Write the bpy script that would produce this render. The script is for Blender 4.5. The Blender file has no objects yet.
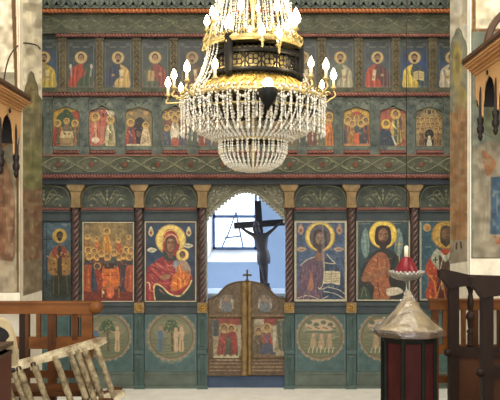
import bpy, math, random
import numpy as np
from mathutils import Vector, Matrix
random.seed(7); RNG = np.random.default_rng(7)
PI = math.pi
scn = bpy.context.scene
COL = scn.collection

# ------------------------------------------------------------------ camera model used for measuring the photo
F = 826.0; D = 8.63; CX = 250.0; HY = 230.0; CH = 1.65
def wx(px, d): return (px - CX) * d / F
def wz(py, d): return CH - (py - HY) * d / F
def P(px, py, Y=0.0):
    d = D + Y
    return (wx(px, d), Y, wz(py, d))

cam = bpy.data.cameras.new('camera'); camo = bpy.data.objects.new('camera', cam); COL.objects.link(camo)
camo.location = (0, -D, CH); camo.rotation_euler = (PI/2, 0, 0)
cam.sensor_fit = 'HORIZONTAL'; cam.sensor_width = 36; cam.lens = 36 * F / 500; cam.shift_y = (HY - 200) / 500
cam.clip_end = 100
scn.camera = camo

# ------------------------------------------------------------------ helpers
def lin1(v):
    v = max(0.0, v) / 255.0
    return v / 12.92 if v <= 0.04045 else ((v + 0.055) / 1.055) ** 2.4
def lin(c): return (lin1(c[0]), lin1(c[1]), lin1(c[2]), 1.0)
def linarr(a):
    a = np.clip(a, 0, 255) / 255.0
    return np.where(a <= 0.04045, a / 12.92, ((a + 0.055) / 1.055) ** 2.4)

def mat(name, col, rough=0.6, metal=0.0, var=0.25, scale=6.0, col2=None, bump=0.0, spec=0.4, trans=0.0, stretch=None, emit=None, ior=1.45):
    m = bpy.data.materials.new(name); m.use_nodes = True
    nt = m.node_tree; N = nt.nodes; L = nt.links
    b = N['Principled BSDF']
    b.inputs['Roughness'].default_value = rough; b.inputs['Metallic'].default_value = metal
    b.inputs['Specular IOR Level'].default_value = spec
    b.inputs['Transmission Weight'].default_value = trans; b.inputs['IOR'].default_value = ior
    if emit:
        b.inputs['Emission Color'].default_value = lin(emit[0]); b.inputs['Emission Strength'].default_value = emit[1]
    tc = N.new('ShaderNodeTexCoord'); mp = N.new('ShaderNodeMapping')
    L.new(tc.outputs['Object'], mp.inputs['Vector'])
    if stretch: mp.inputs['Scale'].default_value = stretch
    nz = N.new('ShaderNodeTexNoise'); nz.inputs['Scale'].default_value = scale; nz.inputs['Detail'].default_value = 6; nz.inputs['Roughness'].default_value = 0.65
    L.new(mp.outputs[0], nz.inputs['Vector'])
    rp = N.new('ShaderNodeValToRGB')
    c1 = lin(col); c2 = lin(col2) if col2 else tuple(list(x * (1 + var) for x in c1[:3]) + [1])
    c0 = tuple(list(x * (1 - var) for x in c1[:3]) + [1]) if not col2 else c1
    rp.color_ramp.elements[0].color = c0; rp.color_ramp.elements[0].position = 0.35
    rp.color_ramp.elements[1].color = c2; rp.color_ramp.elements[1].position = 0.68
    L.new(nz.outputs['Fac'], rp.inputs['Fac']); L.new(rp.outputs['Color'], b.inputs['Base Color'])
    if bump:
        bp = N.new('ShaderNodeBump'); bp.inputs['Strength'].default_value = bump; bp.inputs['Distance'].default_value = 0.01
        L.new(nz.outputs['Fac'], bp.inputs['Height']); L.new(bp.outputs['Normal'], b.inputs['Normal'])
    return m

def paint_mat(name, rough=0.5, amount=0.22, scale=14, spec=0.35):
    m = bpy.data.materials.new(name); m.use_nodes = True
    nt = m.node_tree; N = nt.nodes; L = nt.links; b = N['Principled BSDF']
    b.inputs['Roughness'].default_value = rough; b.inputs['Specular IOR Level'].default_value = spec
    at = N.new('ShaderNodeAttribute'); at.attribute_name = 'Col'
    tc = N.new('ShaderNodeTexCoord'); nz = N.new('ShaderNodeTexNoise'); nz.inputs['Scale'].default_value = scale; nz.inputs['Detail'].default_value = 8; nz.inputs['Roughness'].default_value = 0.7
    L.new(tc.outputs['Object'], nz.inputs['Vector'])
    mr = N.new('ShaderNodeMapRange'); mr.inputs['From Min'].default_value = .3; mr.inputs['From Max'].default_value = .7
    mr.inputs['To Min'].default_value = 1 - amount; mr.inputs['To Max'].default_value = 1 + amount * .7
    L.new(nz.outputs['Fac'], mr.inputs['Value'])
    mx = N.new('ShaderNodeVectorMath'); mx.operation = 'SCALE'
    L.new(at.outputs['Color'], mx.inputs[0]); L.new(mr.outputs[0], mx.inputs['Scale']); L.new(mx.outputs[0], b.inputs['Base Color'])
    return m

M = {}
M['paint'] = paint_mat('icon_tempera', .45, .15, 16)
M['fresco'] = paint_mat('fresco_paint', .9, .2, 9, .1)
M['board'] = mat('grey_olive_board', (48, 54, 50), .65, scale=10, col2=(84, 90, 80), bump=.25)
M['frieze'] = mat('olive_green_frieze', (58, 62, 48), .65, scale=11, col2=(94, 94, 74), bump=.3)
M['vine_dim'] = mat('dim_vine', (104, 104, 84), .6, var=.3, scale=12)
M['vine'] = mat('worn_gilt_vine', (122, 122, 98), .6, var=.3, scale=12)
M['flower'] = mat('faded_red_flower', (124, 84, 68), .6, var=.3, scale=14)
M['orange'] = mat('orange_rope', (184, 114, 66), .55, var=.25, scale=5)
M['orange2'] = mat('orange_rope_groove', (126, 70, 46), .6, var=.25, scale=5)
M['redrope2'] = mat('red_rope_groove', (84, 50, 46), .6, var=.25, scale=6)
M['redrope'] = mat('red_brown_rope', (140, 92, 80), .55, var=.25, scale=6)
M['darkfillet'] = mat('dark_blue_fillet', (42, 50, 56), .6, var=.3, scale=6)  # shade under the cornice put into colour; also a dark icon frame
M['slate'] = mat('slate_blue_board', (60, 68, 69), .6, var=.25, scale=6)
M['pil'] = mat('olive_brown_pilaster', (96, 86, 64), .6, var=.3, scale=12, bump=.2)
M['pil2'] = mat('grey_teal_pilaster', (60, 68, 64), .6, scale=13, col2=(104, 110, 98), bump=.25)
M['arch'] = mat('grey_green_arch', (72, 80, 74), .6, scale=13, col2=(118, 122, 108))
M['capital'] = mat('worn_gilt_capital', (134, 110, 72), .55, var=.3, scale=12)
M['colred'] = mat('column_maroon', (78, 54, 48), .5, var=.3, scale=14)
M['colblue'] = mat('column_dark_blue', (54, 52, 56), .5, var=.3, scale=14)
M['colline'] = mat('column_pale_fillet', (112, 88, 78), .5, var=.3, scale=14)
M['teal'] = mat('teal_panel', (68, 90, 88), .6, var=.18, scale=5)
M['tealpil'] = mat('teal_pilaster', (72, 90, 86), .6, var=.25, scale=8)
M['olive'] = mat('olive_plinth', (88, 98, 88), .65, var=.2, scale=6)
M['gilt'] = mat('gilt_rosette', (172, 132, 66), .45, var=.3, scale=20, metal=.2)
M['cream'] = mat('cream_line', (196, 186, 158), .6, var=.15, scale=12)
M['silver'] = mat('silvered_carving', (150, 148, 132), .5, var=.3, scale=18, bump=.2)
M['silvdark'] = mat('carved_olive_grey', (104, 102, 82), .55, var=.35, scale=18, bump=.3)
M['doorwood'] = mat('brown_door_wood', (92, 74, 52), .55, var=.3, scale=12, bump=.15)
M['doorgold'] = mat('door_gilt_rod', (122, 98, 60), .45, var=.35, scale=18)
M['plaster'] = mat('cream_plaster', (212, 202, 178), .9, var=.08, scale=3)
M['white'] = mat('white_plaster', (226, 220, 204), .9, var=.07, scale=4)
M['bluewall'] = mat('pale_blue_plaster', (176, 198, 230), .9, var=.05, scale=2)
M['reveal'] = mat('white_reveal', (236, 238, 242), .9, var=.02, scale=2)
M['marble'] = mat('white_marble', (246, 242, 234), .5, var=.08, scale=5)
M['stone'] = mat('grey_stone', (150, 140, 122), .6, var=.15, scale=3)
M['winframe'] = mat('blue_grey_frame', (96, 122, 164), .5, var=.06, scale=5)
M['darkwood'] = mat('dark_brown_wood', (38, 26, 21), .5, var=.3, scale=5, stretch=(1, 1, .2), bump=.08, spec=.2)
M['darkpanel'] = mat('brown_wood_panel', (66, 42, 27), .5, var=.25, scale=5, stretch=(1, 1, .2), spec=.2)
M['orangewood'] = mat('orange_brown_wood', (84, 48, 18), .4, scale=7, stretch=(.3, 1, 1), bump=.15, col2=(128, 80, 40), spec=.25)
M['brownwood'] = mat('mid_brown_wood', (58, 33, 15), .45, scale=7, stretch=(1, 1, .25), bump=.1, col2=(100, 60, 30), spec=.2)
M['lightwood'] = mat('light_canopy_wood', (206, 162, 112), .55, var=.12, scale=4, stretch=(1, .3, 1))
M['midwood'] = mat('canopy_moulding_wood', (196, 150, 104), .5, var=.12, scale=4, stretch=(1, .3, 1))
M['eave'] = mat('dark_eave_wood', (84, 60, 42), .45, var=.2, scale=5, stretch=(1, .3, 1))
M['blackwood'] = mat('near_black_wood', (30, 22, 19), .5, var=.3, scale=8)  # dark wood of the pendants; on hidden boards it stands for shade
M['redbox'] = mat('red_brown_wood', (78, 42, 28), .5, var=.2, scale=5, stretch=(1, 1, .3), spec=.2)
M['beige'] = mat('beige_painted_wood', (176, 160, 126), .6, var=.15, scale=7)
M['ladder'] = mat('paint_splashed_wood', (112, 92, 66), .75, scale=12, col2=(216, 206, 176), bump=.3)
M['rung'] = mat('paint_splashed_rung', (74, 58, 40), .75, scale=17, col2=(170, 158, 126), bump=.3)
M['maroon'] = mat('maroon_panel', (38, 14, 15), .6, scale=7, col2=(66, 26, 24), spec=.12, stretch=(1, 1, .4))
M['maroonframe'] = mat('dark_frame', (20, 21, 19), .6, var=.35, scale=8, spec=.15)
M['lid'] = mat('lid_wood', (82, 70, 50), .5, scale=11, col2=(150, 134, 102))
M['lidrim'] = mat('lid_rim_wood', (40, 28, 19), .5, scale=12, col2=(84, 64, 45))
M['brass'] = mat('chandelier_brass', (198, 178, 122), .4, metal=.55, var=.25, scale=24)
M['goldbowl'] = mat('gilt_sheet', (186, 154, 80), .5, metal=.4, var=.4, scale=30)
M['bronze'] = mat('dark_bronze', (16, 16, 15), .55, var=.3, scale=20, spec=.25)
M['candle'] = mat('ivory_candle', (236, 226, 198), .5, var=.05, scale=8)
M['bulb'] = mat('lit_bulb', (255, 240, 210), .3, var=0, emit=((255, 226, 170), 24.0))
M['tin'] = mat('tin_metal', (170, 168, 162), .35, metal=.7, var=.2, scale=20)
M['redglass'] = mat('red_glass', (150, 22, 34), .15, var=.1, scale=8, trans=.35)
M['redcloth'] = mat('red_shade', (118, 22, 34), .3, var=.2, scale=8)
M['corpus'] = mat('dark_carved_figure', (66, 62, 68), .55, var=.25, scale=14)
M['crosswood'] = mat('dark_cross_wood', (48, 48, 58), .55, var=.25, scale=8)
M['cloth'] = mat('pale_altar_cloth', (168, 182, 200), .8, var=.05, scale=5)
M['wire'] = mat('dark_wire', (58, 48, 40), .5, metal=.3, var=.1)
M['threshold'] = mat('dark_blue_threshold', (58, 74, 96), .6, var=.2, scale=5)  # board colour darkened by the shade below the doors

def crystal_mat():
    m = bpy.data.materials.new('crystal'); m.use_nodes = True
    N = m.node_tree.nodes; L = m.node_tree.links; b = N['Principled BSDF']
    tc = N.new('ShaderNodeTexCoord'); nz = N.new('ShaderNodeTexNoise'); nz.inputs['Scale'].default_value = 60
    L.new(tc.outputs['Object'], nz.inputs['Vector'])
    rp = N.new('ShaderNodeValToRGB'); rp.color_ramp.elements[0].color = lin((226, 216, 190)); rp.color_ramp.elements[1].color = lin((254, 252, 244))
    rp.color_ramp.elements[0].position = .35; rp.color_ramp.elements[1].position = .6
    L.new(nz.outputs['Fac'], rp.inputs['Fac']); L.new(rp.outputs['Color'], b.inputs['Base Color'])
    b.inputs['Roughness'].default_value = .15; b.inputs['Transmission Weight'].default_value = .12; b.inputs['IOR'].default_value = 1.5
    b.inputs['Specular IOR Level'].default_value = .8
    return m
M['crystal'] = crystal_mat()
def film_mat(name, tint, rough, mix):
    m = bpy.data.materials.new(name); m.use_nodes = True
    N = m.node_tree.nodes; L = m.node_tree.links
    out = N['Material Output']; N.remove(N['Principled BSDF'])
    t = N.new('ShaderNodeBsdfTransparent'); g = N.new('ShaderNodeBsdfGlossy'); g.inputs['Roughness'].default_value = rough
    g.inputs['Color'].default_value = lin(tint)
    tc = N.new('ShaderNodeTexCoord'); nz = N.new('ShaderNodeTexNoise'); nz.inputs['Scale'].default_value = 22; nz.inputs['Detail'].default_value = 4
    L.new(tc.outputs['Object'], nz.inputs['Vector'])
    bp = N.new('ShaderNodeBump'); bp.inputs['Strength'].default_value = .9; bp.inputs['Distance'].default_value = .02
    L.new(nz.outputs['Fac'], bp.inputs['Height']); L.new(bp.outputs['Normal'], g.inputs['Normal'])
    mx = N.new('ShaderNodeMixShader'); mx.inputs['Fac'].default_value = mix
    L.new(t.outputs[0], mx.inputs[1]); L.new(g.outputs[0], mx.inputs[2]); L.new(mx.outputs[0], out.inputs['Surface'])
    return m
M['film'] = film_mat('clear_plastic_film', (235, 235, 240), .12, .075)
M['pane'] = film_mat('window_glass', (230, 238, 250), .05, .06)

def tag(o, label=None, cat=None, group=None, kind=None):
    if label: o['label'] = label
    if cat: o['category'] = cat
    if group: o['group'] = group
    if kind: o['kind'] = kind
    return o
def thing(name, label, cat, loc=(0, 0, 0), group=None):
    o = bpy.data.objects.new(name, None); COL.objects.link(o); o.empty_display_size = .1
    o.location = loc
    return tag(o, label, cat, group)

class MB:
    """collects geometry in world space; build() links it as one mesh, moved into the parent's space"""
    def __init__(s): s.v = []; s.f = []; s.m = []; s.c = []; s.sm = []; s.col = (128, 128, 128); s.mi = 0; s.smooth = False
    def add(s, vs, fs, cols=None):
        o = len(s.v); s.v.extend(vs)
        s.c.extend(cols if cols is not None else [lin(s.col)] * len(vs))
        for f in fs: s.f.append(tuple(i + o for i in f)); s.m.append(s.mi); s.sm.append(s.smooth)
    def box(s, x0, x1, y0, y1, z0, z1):
        if x0 > x1: x0, x1 = x1, x0
        if y0 > y1: y0, y1 = y1, y0
        if z0 > z1: z0, z1 = z1, z0
        s.add([(x0, y0, z0), (x1, y0, z0), (x1, y1, z0), (x0, y1, z0), (x0, y0, z1), (x1, y0, z1), (x1, y1, z1), (x0, y1, z1)],
              [(0, 3, 2, 1), (4, 5, 6, 7), (0, 1, 5, 4), (1, 2, 6, 5), (2, 3, 7, 6), (3, 0, 4, 7)])
    def pbox(s, px0, py0, px1, py1, Yf, Yb):
        a = P(px0, py1, Yf); b = P(px1, py0, Yf); s.box(a[0], b[0], Yf, Yb, a[2], b[2])
    def prism(s, pts, axis, a, b):
        """pts 2-D polygon; axis 'y': pts are (x,z), 'x': (y,z), 'z': (x,y)"""
        n = len(pts)
        def mk(p, t):
            return {'y': (p[0], t, p[1]), 'x': (t, p[0], p[1]), 'z': (p[0], p[1], t)}[axis]
        vs = [mk(p, a) for p in pts] + [mk(p, b) for p in pts]
        ar = sum(pts[i][0] * pts[(i + 1) % n][1] - pts[(i + 1) % n][0] * pts[i][1] for i in range(n))
        fs = [tuple(range(n)), tuple(range(2 * n - 1, n - 1, -1))]
        for i in range(n):
            j = (i + 1) % n; fs.append((j, i, i + n, j + n))
        s.add(vs, fs)
    def pprism(s, ppts, Yf, Yb):
        s.prism([(P(x, y, Yf)[0], P(x, y, Yf)[2]) for x, y in ppts], 'y', Yf, Yb)
    def tube(s, path, r, n=6, closed=False):
        path = [Vector(p) for p in path]; L = len(path); vs = []; fs = []
        rr = r if hasattr(r, '__len__') else [r] * L
        up = None
        for i, p in enumerate(path):
            if closed: t = path[(i + 1) % L] - path[i - 1]
            else: t = path[min(i + 1, L - 1)] - path[max(i - 1, 0)]
            if t.length < 1e-9: t = Vector((0, 0, 1))
            t.normalize()
            if up is None:
                up = Vector((0, 0, 1)) if abs(t.z) < .9 else Vector((1, 0, 0))
            a = t.cross(up)
            if a.length < 1e-6: a = t.orthogonal()
            a.normalize(); b = a.cross(t); up = b
            for k in range(n):
                an = 2 * PI * k / n; vs.append(tuple(p + (a * math.cos(an) + b * math.sin(an)) * rr[i]))
        for i in range(L if closed else L - 1):
            for k in range(n):
                j = (i + 1) % L
                fs.append((i * n + k, i * n + (k + 1) % n, j * n + (k + 1) % n, j * n + k))
        if not closed: fs += [tuple(range(n - 1, -1, -1)), tuple(range((L - 1) * n, L * n))]
        sm = s.smooth; s.smooth = True; s.add(vs, fs); s.smooth = sm
    def lathe(s, prof, c=(0, 0, 0), n=24, axis='z', arc=None, smooth=True):
        """prof [(r, h)] from low to high"""
        vs = []; fs = []; L = len(prof)
        for r, h in prof:
            for k in range(n):
                a = 2 * PI * k / n; u, w = r * math.cos(a), r * math.sin(a)
                p = (u, w, h) if axis == 'z' else ((u, h, w) if axis == 'y' else (h, u, w))
                vs.append((c[0] + p[0], c[1] + p[1], c[2] + p[2]))
        for i in range(L - 1):
            for k in range(n): fs.append((i * n + k, i * n + (k + 1) % n, (i + 1) * n + (k + 1) % n, (i + 1) * n + k))
        if prof[0][0] > 1e-5: fs.append(tuple(range(n - 1, -1, -1)))
        if prof[-1][0] > 1e-5: fs.append(tuple(range((L - 1) * n, L * n)))
        sm = s.smooth; s.smooth = smooth; s.add(vs, fs); s.smooth = sm
    def ball(s, c, r, n=8, sz=1.0):
        prof = [(r * math.sin(PI * i / n), -r * sz * math.cos(PI * i / n)) for i in range(n + 1)]
        prof[0] = (1e-6, -r * sz); prof[-1] = (1e-6, r * sz)
        s.lathe(prof, c, n=max(6, n))
    def octa(s, c, r, h):
        x, y, z = c
        s.add([(x + r, y, z), (x, y + r, z), (x - r, y, z), (x, y - r, z), (x, y, z + h), (x, y, z - h)],
              [(0, 1, 4), (1, 2, 4), (2, 3, 4), (3, 0, 4), (1, 0, 5), (2, 1, 5), (3, 2, 5), (0, 3, 5)])
    def rope(s, p0, length, R, pitch, axis='x', lobes=3, depth=.2, nv=12, step=None, mats=None):
        step = step or pitch / 14; nu = max(2, int(length / step)); vs = []; fs = []; base = s.mi
        for i in range(nu + 1):
            t = length * i / nu; tw = 2 * PI * t / pitch
            for k in range(nv):
                ph = 2 * PI * k / nv; r = R * (1 - depth + depth * math.cos(lobes * ph)); a = ph + tw
                u, w = r * math.cos(a), r * math.sin(a)
                vs.append((p0[0] + t, p0[1] + u, p0[2] + w) if axis == 'x' else (p0[0] + u, p0[1] + w, p0[2] + t))
        o = len(s.v); s.v.extend(vs); s.c.extend([lin(s.col)] * len(vs))
        for i in range(nu):
            for k in range(nv):
                s.f.append((o + i * nv + k, o + i * nv + (k + 1) % nv, o + (i + 1) * nv + (k + 1) % nv, o + (i + 1) * nv + k))
                s.m.append(mats[int((k + .5) / nv * lobes * len(mats)) % len(mats)] if mats else base); s.sm.append(True)
        s.f.append(tuple(o + k for k in range(nv - 1, -1, -1))); s.m.append(base); s.sm.append(False)
        s.f.append(tuple(o + nu * nv + k for k in range(nv))); s.m.append(base); s.sm.append(False)
    def build(s, name, mats, parent=None, label=None):
        me = bpy.data.meshes.new(name); off = Vector((0, 0, 0))
        if parent is not None:
            q = parent
            while q is not None: off += Vector(q.location); q = q.parent
        me.from_pydata([tuple(Vector(v) - off) for v in s.v], [], s.f)
        if not isinstance(mats, (list, tuple)): mats = [mats]
        for m in mats: me.materials.append(M[m])
        me.polygons.foreach_set('material_index', s.m); me.polygons.foreach_set('use_smooth', s.sm)
        if any(m in ('paint', 'fresco') for m in mats):
            ca = me.color_attributes.new('Col', 'FLOAT_COLOR', 'POINT')
            ca.data.foreach_set('color', np.array(s.c, dtype=np.float32).ravel())
        me.validate(); me.update()
        o = bpy.data.objects.new(name, me); COL.objects.link(o); o.parent = parent
        if label: o['label'] = label
        return o

# ------------------------------------------------------------------ a small painter (colours laid on a fine grid of paint)
def smooth_closed(pts, k=6):
    n = len(pts); out = []
    for i in range(n):
        p0, p1, p2, p3 = (np.array(pts[(i + j) % n], float) for j in (-1, 0, 1, 2))
        for t in np.linspace(0, 1, k, endpoint=False):
            out.append(.5 * ((2 * p1) + (-p0 + p2) * t + (2 * p0 - 5 * p1 + 4 * p2 - p3) * t * t + (-p0 + 3 * p1 - 3 * p2 + p3) * t ** 3))
    return out
def smooth_open(pts, k=6):
    if len(pts) < 3: return pts
    q = [pts[0]] + list(pts) + [pts[-1]]; out = []
    for i in range(len(pts) - 1):
        p0, p1, p2, p3 = (np.array(q[i + j], float) for j in range(4))
        for t in np.linspace(0, 1, k, endpoint=False):
            out.append(tuple(.5 * ((2 * p1) + (-p0 + p2) * t + (2 * p0 - 5 * p1 + 4 * p2 - p3) * t * t + (-p0 + 3 * p1 - 3 * p2 + p3) * t ** 3)))
    out.append(tuple(pts[-1])); return out
def inpoly(X, Y, pts):
    ins = np.zeros(X.shape, bool); n = len(pts)
    for i in range(n):
        x1, y1 = pts[i]; x2, y2 = pts[(i + 1) % n]
        if y1 == y2: continue
        c = ((y1 > Y) != (y2 > Y)) & (X < (x2 - x1) * (Y - y1) / (y2 - y1) + x1)
        ins ^= c
    return ins
class Canvas:
    def __init__(s, x0, y0, x1, y1, bg, res=2.0):
        s.x0, s.y0, s.x1, s.y1 = x0, y0, x1, y1
        s.nx = max(2, int((x1 - x0) * res)); s.ny = max(2, int((y1 - y0) * res))
        s.X, s.Y = np.meshgrid(np.linspace(x0, x1, s.nx), np.linspace(y0, y1, s.ny))
        s.h = .5 / res
        s.a = np.zeros((s.ny, s.nx, 3)); s.a[:] = bg
    def blend(s, mask, col, al=1.0):
        mk = (mask * al)[..., None]; s.a = s.a * (1 - mk) + np.array(col, float) * mk
    def poly(s, pts, col, sm=False, al=1.0):
        if sm: pts = smooth_closed(pts)
        h = s.h * .5; mk = sum(inpoly(s.X + dx, s.Y + dy, pts).astype(float) for dx in (-h, h) for dy in (-h, h)) / 4
        s.blend(mk, col, al)
    def ell(s, cx, cy, rx, ry, col, al=1.0, rot=0.0, soft=None):
        c, n = math.cos(rot), math.sin(rot); u = (s.X - cx) * c + (s.Y - cy) * n; w = -(s.X - cx) * n + (s.Y - cy) * c
        d = (np.sqrt((u / rx) ** 2 + (w / ry) ** 2) - 1) * min(rx, ry); sf = soft or s.h * 2
        s.blend(np.clip(.5 - d / sf, 0, 1), col, al)
    def ring(s, cx, cy, r, w, col, al=1.0):
        d = np.abs(np.hypot(s.X - cx, s.Y - cy) - r) - w / 2; s.blend(np.clip(.5 - d / (s.h * 2), 0, 1), col, al)
    def line(s, pts, w, col, al=1.0, sm=True):
        if sm: pts = smooth_open(pts)
        dm = np.full(s.X.shape, 1e9)
        for (ax, ay), (bx, by) in zip(pts[:-1], pts[1:]):
            vx, vy = bx - ax, by - ay; L2 = vx * vx + vy * vy + 1e-9
            t = np.clip(((s.X - ax) * vx + (s.Y - ay) * vy) / L2, 0, 1)
            dm = np.minimum(dm, np.hypot(s.X - ax - t * vx, s.Y - ay - t * vy))
        s.blend(np.clip(.5 - (dm - w / 2) / (s.h * 2), 0, 1), col, al)
    def rect(s, x0, y0, x1, y1, col, al=1.0): s.poly([(x0, y0), (x1, y0), (x1, y1), (x0, y1)], col, al=al)
    def grad(s, y0, y1, col, al=1.0):
        s.blend(np.clip((s.Y - y0) / (y1 - y0), 0, 1), col, al)
    def frame(s, w, col, inset=0.0, al=1.0):
        m = np.minimum(np.minimum(s.X - s.x0, s.x1 - s.X), np.minimum(s.Y - s.y0, s.y1 - s.Y))
        s.blend(((m >= inset) & (m <= inset + w)).astype(float), col, al)
    def blotch(s, amt, cell=5.0, tint=None, thr=None):
        """worn paint: value noise"""
        gx = int((s.x1 - s.x0) / cell) + 3; gy = int((s.y1 - s.y0) / cell) + 3
        g = RNG.random((gy, gx)); u = (s.X - s.x0) / cell; w = (s.Y - s.y0) / cell
        i = u.astype(int); j = w.astype(int); fu = u - i; fw = w - j; fu = fu * fu * (3 - 2 * fu); fw = fw * fw * (3 - 2 * fw)
        n = (g[j, i] * (1 - fu) + g[j, i + 1] * fu) * (1 - fw) + (g[j + 1, i] * (1 - fu) + g[j + 1, i + 1] * fu) * fw
        if tint is not None: s.blend(np.clip((n - (thr or .5)) * 4, 0, 1), tint, amt)
        else: s.a *= (1 + amt * (n - .5) * 2)[..., None]
    def put(s, mb, mapf, outline=None, mi=0):
        lc = linarr(s.a); pts = [mapf(float(x), float(y)) for x, y in zip(s.X.ravel(), s.Y.ravel())]
        cols = [(c[0], c[1], c[2], 1.0) for c in lc.reshape(-1, 3)]
        ok = None
        if outline is not None: ok = inpoly(s.X, s.Y, outline)
        fs = []
        for j in range(s.ny - 1):
            for i in range(s.nx - 1):
                if ok is not None and not (ok[j, i] and ok[j, i + 1] and ok[j + 1, i] and ok[j + 1, i + 1]): continue
                a = j * s.nx + i; fs.append((a, a + s.nx, a + s.nx + 1, a + 1))
        mb.mi = mi; sm = mb.smooth; mb.smooth = False; mb.add(pts, fs, cols); mb.smooth = sm

def panel_mesh(cv, Yf, thick, outline=None, edge=(70, 60, 45)):
    """a painted board: the paint grid in front of a solid board of the same outline"""
    mb = MB(); mb.col = edge
    ol = outline or [(cv.x0, cv.y0), (cv.x1, cv.y0), (cv.x1, cv.y1), (cv.x0, cv.y1)]
    mb.pprism(ol, Yf + .0015, Yf + thick)
    cv.put(mb, lambda x, y: P(x, y, Yf), outline)
    return mb
def frame_mesh(x0, y0, x1, y1, w, Yf, Yb):
    mb = MB()
    for a in ((x0 - w, y0 - w, x1 + w, y0), (x0 - w, y1, x1 + w, y1 + w), (x0 - w, y0, x0, y1), (x1, y0, x1 + w, y1)): mb.pbox(*a, Yf, Yb)
    return mb

def age(c, dark, sat):
    g = c.a.mean(axis=2, keepdims=True); c.a = (g + (c.a - g) * sat) * np.array((dark, dark * .975, dark * .92))
def dabs(c, n, pal, x0, y0, x1, y1, s=.5):
    for _ in range(n):
        x, y = random.uniform(x0, x1), random.uniform(y0, y1); c.ell(x, y, random.uniform(.3, 1) * s * 1.6, random.uniform(.3, 1) * s * 2, random.choice(pal), .65)
SKIN = (176, 134, 98); DARKSKIN = (104, 74, 56)
def head(c, x, y, r, halo=(206, 176, 92), hair=(60, 42, 32), skin=SKIN, beard=False, hr=1.9, ringcol=(150, 118, 74)):
    c.ell(x, y, r * hr, r * hr, halo); c.ring(x, y, r * hr, max(.35, r * .16), ringcol)
    c.ell(x, y - r * .15, r * .92, r * 1.08, hair)
    if beard: c.ell(x, y + r * .7, r * .62, r * .75, hair)
    c.ell(x, y + r * .1, r * .68, r * .88 if not beard else r * .76, skin)
    if beard: c.ell(x, y + r * .95, r * .5, r * .5, hair)
    if r > 2:
        for sx in (-1, 1): c.ell(x + sx * r * .26, y, r * .12, r * .08, (36, 26, 22)); c.line([(x + sx * r * .1, y - r * .2), (x + sx * r * .42, y - r * .2)], r * .09, (50, 34, 26))
        c.line([(x, y), (x - r * .04, y + r * .35)], r * .1, tuple(v * .7 for v in skin)); c.line([(x - r * .16, y + r * .55), (x + r * .16, y + r * .55)], r * .1, (120, 62, 52))
def face(c, cx, cy, w, h, skin, hair, bl=1.75, hw=1.22):
    dk = tuple(v * .66 for v in skin); lt = tuple(min(255, v * 1.22) for v in skin); hl = tuple(v * 1.5 for v in hair)
    c.poly([(cx, cy - 1.34 * h), (cx + hw * .8 * w, cy - 1.1 * h), (cx + hw * w, cy - .3 * h), (cx + hw * w, cy + .6 * h), (cx + .7 * w, cy + 1.1 * h), (cx - .7 * w, cy + 1.1 * h), (cx - hw * w, cy + .6 * h), (cx - hw * w, cy - .3 * h), (cx - hw * .8 * w, cy - 1.1 * h)], hair, sm=True)
    for k in (-1, 1):
        for q in (.92, 1.06): c.line([(cx + k * .3 * w, cy - 1.18 * h), (cx + k * q * w, cy - .5 * h), (cx + k * q * w, cy + .7 * h)], .35, hl, .6)
    c.ell(cx, cy, w * .86, h, skin); c.ell(cx + w * .45, cy + h * .1, w * .32, h * .7, dk, .55); c.ell(cx - w * .2, cy - h * .5, w * .42, h * .25, lt, .6); c.ell(cx - w * .4, cy + h * .2, w * .22, h * .22, lt, .6)
    c.poly([(cx - .84 * w, cy + .2 * h), (cx - .5 * w, cy + .5 * h), (cx, cy + .42 * h), (cx + .5 * w, cy + .5 * h), (cx + .84 * w, cy + .2 * h), (cx + .75 * w, cy + .95 * h), (cx + .3 * w, cy + bl * .9 * h), (cx, cy + bl * h), (cx - .3 * w, cy + bl * .9 * h), (cx - .75 * w, cy + .95 * h)], hair, sm=True)
    for k in (-.45, -.15, .15, .45): c.line([(cx + k * w, cy + .8 * h), (cx + k * .6 * w, cy + (bl - .15) * h)], .35, hl, .6)
    for k in (-1, 1):
        c.ell(cx + k * .38 * w, cy - .12 * h, .24 * w, .085 * h, (206, 190, 164), .7); c.ell(cx + k * .38 * w, cy - .12 * h, .11 * w, .09 * h, (24, 18, 16)); c.line([(cx + k * .12 * w, cy - .28 * h), (cx + k * .4 * w, cy - .36 * h), (cx + k * .7 * w, cy - .26 * h)], .45, hair)
    c.line([(cx + .04 * w, cy - .2 * h), (cx + .1 * w, cy + .22 * h), (cx - .12 * w, cy + .28 * h)], .5, dk); c.line([(cx - .02 * w, cy - .15 * h), (cx, cy + .2 * h)], .4, lt, .8)
    c.line([(cx - .28 * w, cy + .62 * h), (cx, cy + .6 * h), (cx + .28 * w, cy + .62 * h)], .6, (140, 66, 56))
def fig(c, x, y, h, robe, inner=None, halo=(198, 164, 84), w=None, beard=False, hair=(58, 42, 32)):
    """small standing figure, head top at y"""
    r = h * .085; w = w or h * .2
    c.poly([(x - w * .5, y + h * .24), (x, y + h * .17), (x + w * .5, y + h * .24), (x + w * .9, y + h * .6), (x + w, y + h), (x - w, y + h), (x - w * .9, y + h * .55)], robe, sm=True)
    if inner: c.poly([(x - w * .2, y + h * .22), (x + w * .25, y + h * .22), (x + w * .35, y + h), (x - w * .3, y + h)], inner)
    c.line([(x - w * .6, y + h * .4), (x + w * .1, y + h * .55)], h * .03, tuple(min(255, v * 1.35) for v in robe)); c.line([(x - w * .1, y + h * .6), (x - w * .4, y + h)], h * .025, tuple(v * .6 for v in robe)); c.line([(x + w * .4, y + h * .5), (x + w * .6, y + h)], h * .025, tuple(v * .6 for v in robe))
    head(c, x, y + h * .1, r, halo=halo, beard=beard, hair=hair)

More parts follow.
